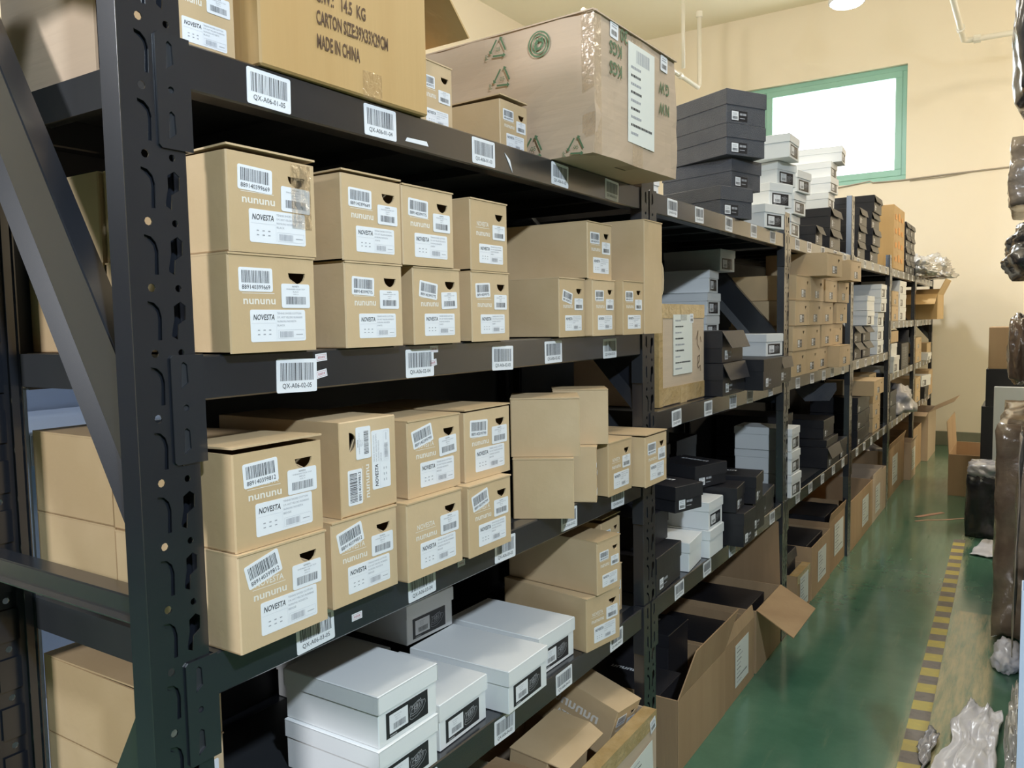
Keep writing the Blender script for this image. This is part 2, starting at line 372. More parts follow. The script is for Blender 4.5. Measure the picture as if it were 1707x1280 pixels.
# floor tape, black and yellow
mb = MB()
def tx(y): return .632 - (y-2.88)*.0215
y = 1.6; i = 0
while y < 6.0:
    mb.mi(i % 2); y2 = min(y+.085, 6.02); a, b = tx(y), tx(y2); wv = .034
    mb.face([(a-wv, y-.006, .0012), (a+wv, y+.006, .0012), (b+wv, y2+.006, .0012), (b-wv, y2-.006, .0012)]); y = y2; i += 1
tag(build(mb, 'hazard_floor_tape', ['yellow', 'tapeblk']), 'black and yellow striped hazard tape stuck along the green floor', 'tape')

# ------------------------------------------------------------------ labels (meshes are shared between copies)
LM = {}
def bars(mb, x, y0, y1, z0, z1, seed, ink=1):
    rr = random.Random(seed); y = y0; mb.mi(ink)
    while y < y1-.0004:
        wd = rr.choice((.009, .009, .015, .024))*(y1-y0); g = rr.choice((.012, .018, .027))*(y1-y0)
        mb.rect(x, y, min(y+wd, y1), z0, z1); y += wd+g
def rlabel(mb, w, h, t=.0004, r=.003):
    P = []
    for cx, cz, a0 in ((w-r, h-r, 0), (r, h-r, 90), (r, r, 180), (w-r, r, 270)):
        for k in range(4):
            a = R(a0+k*30); P.append((cx+r*math.cos(a), cz+r*math.sin(a)))
    mb.plate(P, [], 0, t)
def lab(kind):
    if kind in LM: return LM[kind]
    k = kind.split(':'); mb = MB(); e = .0007; mats = ['label', 'ink', 'grey_ink', 'lgrey_ink']
    if k[0] == 'code':            # EAN sticker
        rlabel(mb, .060, .034); bars(mb, e, .005, .055, .0125, .030, kind); mb.mi(1); mb.text(k[1], e, .005, .0035, .0062, .050)
    elif k[0] == 'size':
        rlabel(mb, .055, .036); mb.mi(1); mb.text('NOVESTA', e, .0275, .031, .0022, .013, center=True)
        mb.mi(2); mb.text('SNEAKERS HIGH TOP', e, .0275, .0272, .002, .036, center=True); mb.text(k[1], e, .0275, .0233, .002, .011, center=True); mb.text('SIZE 31', e, .0275, .0198, .0015, .010, center=True)
        bars(mb, e, .008, .047, .0055, .017, kind)
    elif k[0] == 'prod':
        rlabel(mb, .102, .046); mb.mi(1); mb.text('NOVESTA', e, .005, .0315, .0078, .038, shear=.16, bold=.012)
        mb.mi(3); mb.rect(e, .002, .046, .0265, .0268); mb.rect(e, .0462, .0465, .003, .0268)
        mb.mi(2)
        for i, (t_, wd) in enumerate((('TENNIS SHOES COTTON', .046), ('S.M. HOT VELCRO RUNNING', .048), ('NUNUNU NOVESTA', .036), (k[1], .014))):
            mb.text(t_, e, .048, .0395-i*.0058, .0028, wd)
        for i in range(3):
            for j in range(2):
                mb.rect(e, .012+i*.010, .016+i*.010, .016-j*.006, .0175-j*.006)
        mb.mi(3); ring_ = [(.049, .004), (.0985, .004), (.0985, .0165), (.049, .0165), (.049, .004)]; mb.ribbon(ring_, .0004, e)
        bars(mb, e, .052, .078, .0055, .0145, kind, 2); mb.rect(e, .083, .096, .009, .010)
    elif k[0] == 'loc':           # shelf location label
        rlabel(mb, .080, .051, .0006); bars(mb, e+.0002, .007, .073, .018, .045, kind); mb.mi(1)
        mb.text(k[1], e+.0002, .040, .007, .0072, .058, center=True)
    elif k[0] == 'mini':          # small label on far boxes
        mats = ['label', 'ink', 'grey_ink']; rlabel(mb, .036, .034); bars(mb, e, .006, .030, .006, .016, kind); mb.mi(2); mb.rect(e, .006, .030, .022, .024); mb.rect(e, .008, .028, .027, .0285)
    elif k[0] == 'pair':          # white size sticker next to a printed panel
        mats = ['label', 'ink', 'grey_ink', 'blackbox']; mb.mi(3); mb.plate([(0, 0), (.082, 0), (.082, .038), (0, .038)], [], 0, .0003)
        mb.mi(0); mb.rect(e, .003, .037, .003, .035); bars(mb, e+.0003, .007, .033, .007, .017, kind, 1); mb.mi(2); mb.rect(e+.0003, .008, .030, .022, .0235); mb.rect(e+.0003, .008, .028, .027, .0285)
        mb.rect(e, .044, .058, .022, .030); mb.rect(e, .060, .076, .022, .030); mb.rect(e, .044, .070, .010, .0125)
    elif k[0] == 'shoe':          # black panel with white sticker and line drawing of a sandal
        mats = ['blackbox', 'label', 'ink', 'grey_ink', 'lgrey_ink']; W_, H_ = .113, .046
        mb.plate([(0, 0), (W_, 0), (W_, H_), (0, H_)], [], 0, .0004)
        mb.mi(1); mb.rect(e, .008, .057, .007, .040); bars(mb, e+.0002, .018, .050, .011, .022, kind, 2)
        mb.mi(3); mb.text('SANDAL', e+.0002, .030, .034, .0018, .020, center=True); mb.text('BLACK', e+.0002, .030, .030, .0018, .012, center=True); mb.text('SIZE 31', e+.0002, .030, .026, .0018, .012, center=True)
        mb.mi(1); mb.text('numero', e, .009, .0015, .0035, .018)
        mb.mi(4)
        def L(*p): mb.ribbon([(.062+a*.044, .008+b*.032) for a, b in p], .00055, e)
        L((0, .08), (.12, .0), (.45, .02), (.8, .22), (1, .55), (.97, .72), (.86, .74)); L((0, .08), (.02, .22), (.18, .18), (.45, .2), (.75, .42), (.86, .74)); L((.02, .22), (.05, .34), (.2, .3), (.44, .32), (.7, .55), (.8, .78), (.86, .74))
        for i in range(4):
            a = .12+i*.15; L((a, .30+i*.03), (a+.02, .62+i*.05), (a+.12, .78+i*.05), (a+.2, .6+i*.03), (a+.22, .36+i*.05))
        L((0.03, .34), (0, .62), (.06, .8), (.16, .74), (.12, .5)); L((.1, .55), (.5, .62)); L((.08, .7), (.6, .9), (.72, .7)); L((.3, .5), (.36, .66), (.5, .7), (.52, .56), (.42, .44), (.3, .5))
    elif k[0] == 'doc':           # large printed sheet
        mats = ['label2', 'ink', 'grey_ink']; W_, H_ = float(k[1]), float(k[2]); mb.plate([(0, 0), (W_, 0), (W_, H_), (0, H_)], [], 0, .0006)
        rr = random.Random(kind); n = 9
        if len(k) > 3: bars(mb, e, W_*.3, W_*.8, H_*.82, H_*.95, kind, 2)
        for i in range(n):
            z = H_*((.76 if len(k) > 3 else .90)-(.66 if len(k) > 3 else .8)*i/(n-1)); mb.mi(1 if i % 2 else 2); y = W_*.1; ln = W_*rr.uniform(.22, .45) if i != 7 else W_*.75
            while y < W_*.1+ln: b_ = W_*rr.uniform(.02, .06); mb.rect(e+.0003, y, y+b_, z-H_*.012, z+H_*.012); y += b_+W_*.012
    elif k[0] == 'red':
        mats = ['label', 'pink']; W_ = .024; mb.plate([(0, 0), (W_, 0), (W_, .012), (0, .012)], [], 0, .0005); mb.mi(1)
        mb.ribbon([(.0025, .002), (.0215, .002), (.0215, .010), (.0025, .010), (.0025, .002)], .0006, e)
        for i in range(5): mb.rect(e, .005+i*.003, .0068+i*.003, .004, .008)
    me = mb.mesh(k[0]+'_label', mats); LM[kind] = me; return me
def stick(kind, name, parent, y, z, rot=0, x=0.0, scale=1.0, label=None):
    o = link(name, lab(kind), parent, (x, y, z), (R(rot), 0, 0)); o.scale = (1, scale, scale)
    if label: o['label'] = label
    return o

# ------------------------------------------------------------------ box builders
BM = {}
def cached(key, fn):
    if key not in BM: BM[key] = fn()
    return BM[key]
REG = []
def reg(o, desc, cat, bay=None, lev=None, group=None, dims=None, label=None, row='front'):
    REG.append(dict(o=o, desc=desc, cat=cat, bay=bay, lev=lev, group=group, dims=dims, label=label, row=row)); return o
def halfmoon(cy, zt, r):
    return [(cy-r, zt)] + [(cy-r*math.cos(R(a)), zt-r*.95*math.sin(R(a))) for a in range(20, 180, 20)] + [(cy+r, zt)]
def kraft_body(w, h, L, hole, c=.002, printed=True, m='kraft'):
    mb = MB(); H = h-.003
    out = [(c, 0), (w-c, 0), (w-c, H), (c, H)]
    hl = [halfmoon(w*.775, H-.022, min(.0165, w*.11))] if hole else []
    mb.plate(out, hl, -.003, 0)
    mb.face([(-c, 0, 0), (0, c, 0), (0, c, H), (-c, 0, H)]); mb.face([(0, w-c, 0), (-c, w, 0), (-c, w, H), (0, w-c, H)])
    mb.slab([(-L, 0, 0), (-c, 0, 0), (-c, 0, H), (-L, 0, H)], .003); mb.slab([(-c, w, 0), (-L, w, 0), (-L, w, H), (-c, w, H)], .003)
    mb.slab([(-L, w, 0), (-L, 0, 0), (-L, 0, H), (-L, w, H)], .003); mb.slab([(-L, 0, .0), (-L, w, .0), (-c, w, .0), (-c, 0, .0)], .002)
    if hole:
        mb.mi(2); mb.slab([(-.005, w*.60, H-.02), (-.005, w*.95, H-.05), (-.02, w*.95, H-.06), (-.02, w*.6, H-.05)], .001)
    if printed:
        mb.mi(1); x = .00015
        mb.text('nununu', x, w*.15, h*.492, h*.078, w*.36, bold=.018); mb.rect(x, w*.14, w*.50, h*.598, h*.604); mb.text('NOVESTA', x, w*.17, h*.625, h*.062, w*.31, bold=.012)
    return mb.mesh('box_body', [m, 'white_ink', 'kraft_in'])
def kraft_lid(w, h, L, lift, m='kraft'):
    mb = MB(); t = .0028; z0 = h-t; lf = lift
    mb.slab([(-L, 0, h), (.0015, .0, h+lf), (.0015, w, h+lf), (-L, w, h)], t)
    return mb.mesh('lid', [m])
def kraft(X, Y, Z, w=.150, h=.1395, L=.292, ang=0, code='889140399669', col='BLACK', full=True, hole=True, lift=0.0, rots=(0, 0, 0), bay=None, lev=None, desc='kraft shoebox with white stickers', mtx=None, group='kraft shoeboxes', label=None, blank=False, row='front', printed=True, sideprint=False, m='kraft', jitter=0, skip=()):
    t = empty('shoe_box', (X, Y, Z), R(-ang))
    if mtx is not None: t.matrix_world = mtx
    b = link('box_body', cached(('kb', w, h, L, hole, printed and not blank, m), lambda: kraft_body(w, h, L, hole, printed=printed and not blank, m=m)), t)
    link('lid', cached(('kl', w, h, L, lift, m), lambda: kraft_lid(w, h, L, lift, m)), t)
    s = w/.157; sz = h/.141
    if not blank:
        if full:
            if 'code' not in skip: stick('code:'+code, 'barcode_label', t, .017*s, .087*sz, rots[0], scale=s*.98)
            if 'size' not in skip: stick('size:'+col, 'size_label', t, .091*s, .064*sz, rots[1], x=.0004, scale=s*.98)
            stick('prod:'+col, 'product_label', t, .034*s, .015*sz, rots[2], scale=s*.99)
        else:
            stick('pair:a', 'size_label', t, w*.33, h*.12, 0, scale=1.0)
    if sideprint:
        mb = MB(); mb.text('nununu', 0, 0, 0, .030, .15, bold=.02); mb.text('NOVESTA', 0, .02, -.035, .018, .11, bold=.01)
        mb.xf(Matrix(((0, -1, 0, -.05), (-1, 0, 0, -.0006), (0, 0, 1, .075), (0, 0, 0, 1)))); build(mb, 'printed_logo', ['white_ink'], t)
    return reg(t, desc, 'shoebox', bay, lev, group, (w, h, L), label, row)
def lidded_parts(w, h, L, m, drop, over=.0025, flare=0.0, c=.0015):
    mb = MB(); mb.box(-L+over, -over, over, w-over, 0, h-.003, c); body = mb.mesh('box_body', [m])
    mb = MB()
    if flare <= 0:
        mb.box(-L, 0, 0, w, h-.004, h, c)
        for a in ((-.0015, 0, 0, w), (-L, -L+.0015, 0, w), (-L, 0, 0, .0015), (-L, 0, w-.0015, w)): mb.box(a[0], a[1], a[2], a[3], h-drop, h-.002)
        mb.mi(1); k = .0003
        mb.box(-.010, k, -k, .0006, h-drop+.001, h-.003); mb.box(-.010, k, w-.0006, w+k, h-drop+.001, h-.003)
    else:
        mb.box(-L, 0, 0, w, h-.004, h, c)
        mb.box(-L, -L+.0015, 0, w, h-drop, h-.002); mb.box(-L, 0, 0, .0015, h-drop, h-.002); mb.box(-L, 0, w-.0015, w, h-drop, h-.002)
        mb.slab([(0, 0, h-.002), (flare, w*.07, h-drop), (flare, w*.93, h-drop), (0, w, h-.002)], .0018)
    return body, mb.mesh('lid', [m, m])
def whitebox(X, Y, Z, w=.166, h=.0965, L=.24, ang=0, bay=None, lev=None, desc='white shoebox with black label', group='white shoeboxes', near=False, label=None, row='front', bare=False, tilt=None):
    t = empty('shoe_box', (X, Y, Z), R(-ang))
    bd, ld = cached(('wb', w, h, L), lambda: lidded_parts(w, h, L, 'whitebox', .034))
    link('box_body', bd, t); link('lid', ld, t)
    if not bare: stick('shoe:a', 'end_label', t, w*.13, h*.09, 0, x=-.0024, scale=min(w/.166*1.02*(h/.0965)**.5, 1.15))
    return reg(t, desc, 'shoebox', bay, lev, group, (w, h, L), label, row)
def blackbox(X, Y, Z, w=.16, h=.1, L=.27, ang=0, bay=None, lev=None, desc='black lidded shoebox', flare=0.0, logo=False, drop=.045, m='blackbox', group='black shoeboxes', label=None, row='front', lb=True, roll=0):
    t = empty('shoe_box', (X, Y, Z), R(-ang))
    bd, ld = cached(('bb', w, h, L, drop, flare, m), lambda: lidded_parts(w, h, L, m, drop, flare=flare))
    link('box_body', bd, t); link('lid', ld, t)
    if lb: stick('pair:b', 'size_label', t, w*.12, h*.08, 0, x=-.0024, scale=min(1.0, w/.15))
    if logo:
        mb = MB(); mb.text('nununu', 0, 0, 0, .026, .12, bold=.03)
        mb.xf(Matrix(((0, 1, 0, -L*.80), (0, 0, -1, w*.72), (0, 0, 0, h+.0006), (0, 0, 0, 1))))
        build(mb, 'printed_logo', ['label'], t)
    return reg(t, desc, 'shoebox', bay, lev, group, (w, h, L), label, row)
def carton(X, Y, Z, w, h, L, ang=0, m='carton', label='', flaps=(), open_top=False, tape=(), desc=None, bay=None, lev=None, extra=None, name='cardboard_carton', group=None, tilt=0, c=.003, crush=0.0, tp=.055):
    """flaps: (side, length, angle from vertical outwards). sides: F (+x) B L (-y) R"""
    t = empty(name, (X, Y, Z), R(-ang)); t.rotation_euler[0] = R(tilt); T = .005
    mb = MB()
    if open_top:
        mb.box(-T, 0, 0, w, 0, h, .001); mb.box(-L, -L+T, 0, w, 0, h, .001); mb.box(-L+T, -T, 0, T, 0, h, .001); mb.box(-L+T, -T, w-T, w, 0, h, .001); mb.box(-L+T, -T, T, w-T, 0, T)
    else: mb.box(-L, 0, 0, w, 0, h, c)
    if crush:
        # crumpled outline: subdivide by rebuilding the faces as grids
        q = MB()
        def grid(P0, U, V, n, k_):
            base = len(q.v)
            for a in range(n+1):
                for b in range(k_+1):
                    q.v.append(tuple(Vector(P0)+Vector(U)*a/n+Vector(V)*b/k_))
            for a in range(n):
                for b in range(k_):
                    i0 = base+a*(k_+1)+b; q.f.append((i0, i0+k_+1, i0+k_+2, i0+1)); q.m.append(0)
        N_ = 14
        grid((0, 0, 0), (0, w, 0), (0, 0, h), N_, N_); grid((-L, w, 0), (0, -w, 0), (0, 0, h), N_, N_)
        grid((-L, 0, 0), (L, 0, 0), (0, 0, h), N_, N_); grid((0, w, 0), (-L, 0, 0), (0, 0, h), N_, N_)
        grid((-L, 0, h), (L, 0, 0), (0, w, 0), N_, N_); grid((-L, w, 0), (L, 0, 0), (0, -w, 0), N_, N_)
        from mathutils import noise
        for i, v in enumerate(q.v):
            p = Vector(v); n3 = noise.noise_vector(p*9+Vector((X, Y, Z)))*crush + noise.noise_vector(p*26)*crush*.35
            ed = sum(1 for a, lo, hi in ((p.x, -L, 0), (p.y, 0, w), (p.z, 0, h)) if abs(a-lo) < 1e-4 or abs(a-hi) < 1e-4)
            if p.z < 1e-4: n3.z = 0
            q.v[i] = tuple(p + n3*(1.0 if ed > 1 else .5))
        mb = q
    body = build(mb, 'box_body', [m], t)
    for sd, ln, a, *sk in flaps:
        a = R(a); sk = sk[0] if sk else 0; mb = MB(); s, cz = math.sin(a)*ln, math.cos(a)*ln; e_ = .003
        if sd == 'F': P = [(0, e_, h), (0, w-e_, h), (s, w-e_-.004+sk, h+cz), (s, e_+.004+sk, h+cz)]
        if sd == 'B': P = [(-L, w-e_, h), (-L, e_, h), (-L-s, e_+.004, h+cz), (-L-s, w-e_-.004, h+cz)]
        if sd == 'L': P = [(-L+e_, 0, h), (-e_, 0, h), (-e_-.004, -s, h+cz), (-L+e_+.004, -s, h+cz)]
        if sd == 'R': P = [(-e_, w, h), (-L+e_, w, h), (-L+e_+.004, w+s, h+cz), (-e_-.004, w+s, h+cz)]
        mb.slab(P, .004); build(mb, 'flap', [m], t)
    for tp_ in tape:
        mb = MB(); k = .0015
        if tp_ == 'bottom': mb.box(-.002, k, 0, w, .004, .004+tp, 0)
        elif tp_ == 'top': mb.box(-.002, k, 0, w, h-tp*.8, h-.001, 0); mb.box(-.04, k, 0, w, h-.001, h+k, 0)
        elif tp_ == 'mid': k = .0028; mb.box(-.002, k, w*.44, w*.44+tp, 0, h*.16, 0); mb.box(-.002, k, w*.44, w*.44+tp, h*.84, h, 0)
        elif tp_ == 'left': k = .0012; mb.box(-.05, k, -k, .03, .001, h-.002, 0)
        elif tp_ == 'edge': mb.box(-.03, k, -k, .02, 0, h, 0)
        build(mb, 'tape_strip', ['tape'], t)
    if extra: extra(t)
    return reg(t, desc, 'carton', bay, lev, group, (w, h, L), label)

# ------------------------------------------------------------------ racks
def upright_mesh(H):
    """perforated channel post, face in the Y-Z plane at x = 0"""
    mb = MB(); pz = .084; holes = []; backs = []
    k = 0; z = (1.625 % pz)
    if z < .02: z += pz
    while z + .075 < H:
        for cy, r in ((.031, .0055), (.069, .0048)):
            holes.append([(cy+r*math.cos(R(a)), z+r*1.0*math.sin(R(a))) for a in range(0, 360, 45)])
        b = z+.017; tt = z+.067
        holes.append([(.036, b), (.042, b), (.043, b+.030), (.040, b+.041), (.033, tt-.002), (.024, tt), (.024, tt-.005), (.031, tt-.009), (.036, b+.036), (.0375, b+.028)])
        holes.append([(.056, b+.005), (.065, b), (.067, b+.020), (.078, b+.027), (.079, tt-.006), (.071, tt), (.061, tt-.006), (.061, b+.028)])
        backs.append((b-.002, tt+.002))
        z += pz
    mb.plate([(.002, 0), (UW-.002, 0), (UW-.002, H), (.002, H)], holes, -.002, 0)
    for b, tt in backs: mb.box(-.0065, -.005, .014, .050, b, tt)
    P = [(0, .0032), (-.0025, .0022), (-.030, -.0042), (-.030, -.0020), (-.0035, .0044), (-.0015, .0044)]
    n = len(mb.v); mb.v += [(x, y, 0) for x, y in P] + [(x, y, H) for x, y in P]
    for i in range(6):
        j = (i+1) % 6; mb.f.append((n+j, n+i, n+6+i, n+6+j)); mb.m.append(0)
    mb.f.append(tuple(n+i for i in range(6))); mb.m.append(0); mb.f.append(tuple(n+11-i for i in range(6))); mb.m.append(0)
    mb.box(-.030, -.0008, UW-.002, UW, 0, H)
    mb.box(-.030, -.028, .002, .014, 0, H); mb.box(-.030, -.028, UW-.014, UW-.002, 0, H)
    return mb.mesh('upright', ['steel'])
def plate_mesh(right):
    """slotted end plate of a beam"""
    mb = MB(); H = .145; w0, w1 = (0, .046)
    def trap(cy, z): return [(cy-.006, z), (cy+.005, z+.008), (cy+.004, z+.032), (cy-.001, z+.036), (cy-.004, z+.034)]
    holes = [trap(.020, .012), trap(.020, .100), [(.020+.0045*math.cos(R(a)), .075+.0045*math.sin(R(a))) for a in range(0, 360, 45)]]
    if right: holes = [[(.046-p[0], p[1]) for p in h] for h in holes]
    mb.plate([(0, .004), (.004, 0), (w1, 0), (w1, H), (.004, H), (0, H-.004)], holes, .0006, .0036)
    mb.mi(1); mb.rect(.0004, .004, w1-.004, .004, H-.004)
    if not right: mb.mi(0); mb.box(-.03, .0036, w1, w1+.0035, .0, H)
    else: mb.box(-.03, .0036, -.0035, 0, .0, H)
    return mb.mesh('end_plate', ['steel', 'deck'])
UM = {}
def upright(H):
    if H not in UM: UM[H] = upright_mesh(H)
    return UM[H]
PL, PR_ = plate_mesh(False), plate_mesh(True)
BEAMY0 = UW+.0095; BEAML = PITCH-UW-.018
def beam_mesh():
    mb = MB(); mb.box(-.038, 0, 0, BEAML, -BH, 0, .0025); return mb.mesh('beam', ['steel'])
BEAM = beam_mesh()
def deck_mesh():
    mb = MB(); mb.box(RX+.01, -.002, 0, BEAML+.006, -.012, -.0006, 0)
    for i in range(6): y = .04+i*(BEAML-.09)/5; mb.box(RX+.02, -.05, y, y+.03, -.032, -.012)
    mb.box(RX+.01, -.04, 0, .004, -.055, -.012); mb.box(RX+.01, -.04, BEAML+.002, BEAML+.006, -.055, -.012)
    return mb.mesh('deck', ['deck'])
DECK = deck_mesh()
def brace(parent, yy, x0, z0, x1, z1, dv, df, name='diagonal_brace'):
    """channel between the front and rear posts, lying in the X-Z plane; dv/df = vertical extent of face and lip"""
    mb = MB(); y = yy+.012
    mb.slab([(x0, y, z0-dv), (x1, y, z1-dv), (x1, y, z1), (x0, y, z0)], .002)
    mb.slab([(x0, y-.011, z0-dv-df), (x1, y-.011, z1-dv-df), (x1, y, z1-dv), (x0, y, z0-dv)], .002)
    mb.slab([(x0, y, z0), (x1, y, z1), (x1, y+.03, z1), (x0, y+.03, z0)], .002)
    build(mb, name, ['steel'], parent)
BAYN = ['nearest', 'second', 'third', 'fourth', 'fifth', 'farthest']
LEV = [[Z1, Z2, Z3, Z4], [Z1, Z2B, Z4], [Z1, Z2B, Z4], [Z1, Z2B, Z4], [Z1, Z2, Z3, Z4], [Z1, Z2, Z3, Z4]]
HT = [2.25, 1.95, 1.96, 2.22, 1.96, 1.96, 1.96]
LYS = [[.193, .432, .739, 1.051, 1.328], [.225, .520, .794, 1.010, 1.309], [.245, .510, .790, 1.075, 1.350], [.230, .500, .775, 1.040, 1.335]]
for i in range(6):
    t = empty('storage_rack', (0, uy(i), 0))
    def posts(yy, H):
        link('upright', upright(H), t, (0, yy, 0)); link('upright', upright(H), t, (RX, yy+UW, 0), (0, 0, math.pi))
        # foot plates
        for x in (0, RX+.03):
            mb = MB(); mb.box(x-.035, x+.002, yy-.004, yy+UW+.004, 0, .004); build(mb, 'foot_plate', ['steel'], t)
        sl = 1.62
        brace(t, yy, -.029, 1.416, RX+.029, min(H-.03, 1.416+.443*sl), .139, .050)
        brace(t, yy, -.029, 1.135, RX+.029, 1.135, .027, .003, 'cross_brace')
        if yy == 0 and i == 0: brace(t, yy, -.029, 1.01, RX+.029, .29, .12, .03)
        brace(t, yy, -.029, .20, RX+.029, .20, .027, .003, 'cross_brace')
    posts(0, HT[i])
    if i == 5: posts(PITCH, HT[6])
    for li, z in enumerate(LEV[i]):
        b = link('beam', BEAM, t, (0, BEAMY0, z))
        link('beam', BEAM, t, (RX, BEAMY0+BEAML, z), (0, 0, math.pi))
        link('end_plate', PL, b, (0, -.0495, -.143)); link('end_plate', PR_, b, (0, BEAML+.0035, -.143))
        link('deck', DECK, t, (0, BEAMY0-.006, z))
        for k, yl in enumerate(LYS[li]):
            code = 'QX-A%02d-%02d-%02d' % (6+i, li+1, 5-k)
            zz = (-.0550, -.0605, -.0560, -.0570)[li]
            rot = random.uniform(-2, 2)
            if li == 0 and k == 0 and i == 0: rot = -1
            stick('loc:'+code, 'location_label', b, yl-BEAMY0, zz+random.uniform(-.002, .002), rot)
        if i == 0 and li == 1:
            for y_, z_, r__ in ((.305, -.019, 4), (.305, -.046, 9), (.59, -.016, 0), (.586, -.043, 8)): stick('red:a', 'price_sticker', b, y_-BEAMY0, z_, r__)
        if i == 0 and li == 2:
            for y_, z_, r__ in ((.365, -.043, 0), (.66, -.03, 0)): stick('red:a', 'price_sticker', b, y_-BEAMY0, z_, r__)
        if i == 0 and li == 0:
            mb = MB(); mb.slab([(.0012, .535, -.050), (.0012, .60, -.049), (.0012, .595, -.041), (.0012, .54, -.043)], .0008); mb.slab([(.0012, .855, -.018), (.0012, .885, -.055), (.0012, .875, -.030)], .0008)
            mb.xf(Matrix.Translation((0, -BEAMY0, 0))); build(mb, 'torn_sticker', ['label'], b)
    # back sheet added to block light so the bays stay dark
    mb = MB(); mb.box(RX-.008, RX-.004, 0 if i else UW+.30, PITCH+(UW if i == 5 else 0), .01, 1.395); mb.box(RX-.008, RX-.004, 0, PITCH+(UW if i == 5 else 0), 1.395, Z1-.001); build(mb, 'back_panel', ['deck'], t)
    tag(t, ['nearest dark steel rack bay, with the large perforated post in front', 'second dark steel rack bay from the camera, behind the black shoeboxes',
            'third rack bay along the aisle, holding the wall of kraft boxes', 'fourth rack bay along the aisle, white boxes on its middle shelf',
            'fifth rack bay along the aisle, next to last before the end wall', 'farthest rack bay, standing closest to the cream end wall'][i], 'rack', 'dark steel racks along the aisle')
# pale blue rack standing back to back
t = empty('storage_rack', (RX-.10, .66, 0))
for x in (0, -.45):
    for yy in (0, 1.5):
        mb = MB(); mb.v = []; u_ = upright(1.95).copy(); u_.materials.clear(); u_.materials.append(MT['blue']); link('upright', u_, t, (x, yy, 0))
for z in (.6, 1.30, 1.83):
    mb = MB(); mb.box(-.45, 0, .09, 1.5, z-.06, z, .002); build(mb, 'deck', ['blue'], t)
    mb = MB(); mb.box(-.44, -.002, .002, .088, z-.06, z, .002); build(mb, 'cross_brace', ['blue'], t)
mb = MB(); mb.box(-.47, -.46, 0, 1.5, 0, 1.9); build(mb, 'back_panel', ['blue'], t)
tag(t, 'pale blue rack glimpsed through the left end of the nearest rack', 'rack')

# ------------------------------------------------------------------ nearest bay: kraft shoeboxes
G = .0008
def K(*a, **k): return kraft(*a, **k)
c9, c5_, c12, c99 = '889140399669', '889140399775', '889140399812', '889140399799'
# second shelf, lower then upper row
for (y, w_, code, rt, dx, lf, col, sk) in ((.719, .158, c9, (0, 0, 0), .020, 0, 'BLACK', ()), (.941, .139, c5_, (-2, 0, 0), .020, 0, 'WHITE', ()), (1.112, .139, c5_, (-7, 2, 0), .018, 0, 'GREY', ()), (1.286, .134, c5_, (3, 0, 0), .020, 0, 'GREY', ())):
    K(.020 if dx == .02 else dx, y, Z2+G, w=w_, code=code, rots=rt, col=col, bay=0, lev=Z2, printed=True)
for (y, w_, code, rt, lf, col, sk, dsc) in ((.722, .160, c9, (-2, -1, 0), .006, 'BLACK', (), 'taped kraft shoebox with slightly raised lid'), (.937, .143, c9, (-1, 0, 0), .004, 'WHITE', (), 'kraft shoebox with white stickers'), (1.083, .146, c5_, (-2, 0, 0), 0, 'GREY', (), 'kraft shoebox with white stickers'), (1.284, .130, c5_, (0, 0, 0), 0, 'GREY', ('code',), 'kraft shoebox without a barcode sticker')):
    K(.022, y, Z2+.1395+2*G, w=w_, code=code, rots=rt, lift=lf, col=col, skip=sk, bay=0, lev=Z2, desc=dsc)
kk = REG[4]['o']; mb = MB(); mb.box(.0012, .0016, .112, .150, .040, .134); build(mb, 'clear_tape_strip', ['film'], kk)
# tucked rear row seen through the left end
for z, n in ((Z2+G, 2), (Z2+.1395+2*G, 2)):
    K(-.274, .715, z, w=.155, L=.222, bay=0, lev=Z2, desc='plain kraft shoebox seen sideways', blank=True, row='rear')
for z in (Z3+G, Z3+.1395+2*G):
    K(-.262, .705, z, w=.16, L=.234, bay=0, lev=Z3, desc='plain kraft shoebox seen sideways', blank=True, row='rear')
K(-.225, .700, Z4+G, w=.158, L=.27, bay=0, lev=Z4, desc='kraft shoebox seen sideways', row='rear')
K(-.225, .700, Z4+.1395+2*G, w=.158, L=.27, lift=.004, bay=0, lev=Z4, desc='kraft shoebox seen sideways', row='rear')
# c group
K(.020, 1.632, Z2+G, w=.126, rots=(-12, 0, 0), code=c5_, bay=0, lev=Z2)
K(.040, 1.762, Z2+G, w=.124, code=c5_, bay=0, lev=Z2)
K(.062, 1.889, Z2+G, w=.124, code=c5_, bay=0, lev=Z2, rots=(0, 0, 0))
K(.030, 1.757, Z2+.1395+2*G, w=.133, code=c5_, bay=0, lev=Z2)
t = K(.066, 2.014, Z2+G, w=.122, h=.305, L=.155, blank=True, hole=False, bay=0, lev=Z2, desc='kraft shoebox stood on end', label='tall kraft shoebox stood on end beside the second perforated post')
mb = MB(); mb.plate([(0, .004), (.011, .02), (.014, .05), (.011, .08), (0, .096)], [], 0, .003); mb.xf(Matrix.Translation((-.003, .122, .10))); build(mb, 'hand_hole_tab', ['kraft_in'], t)

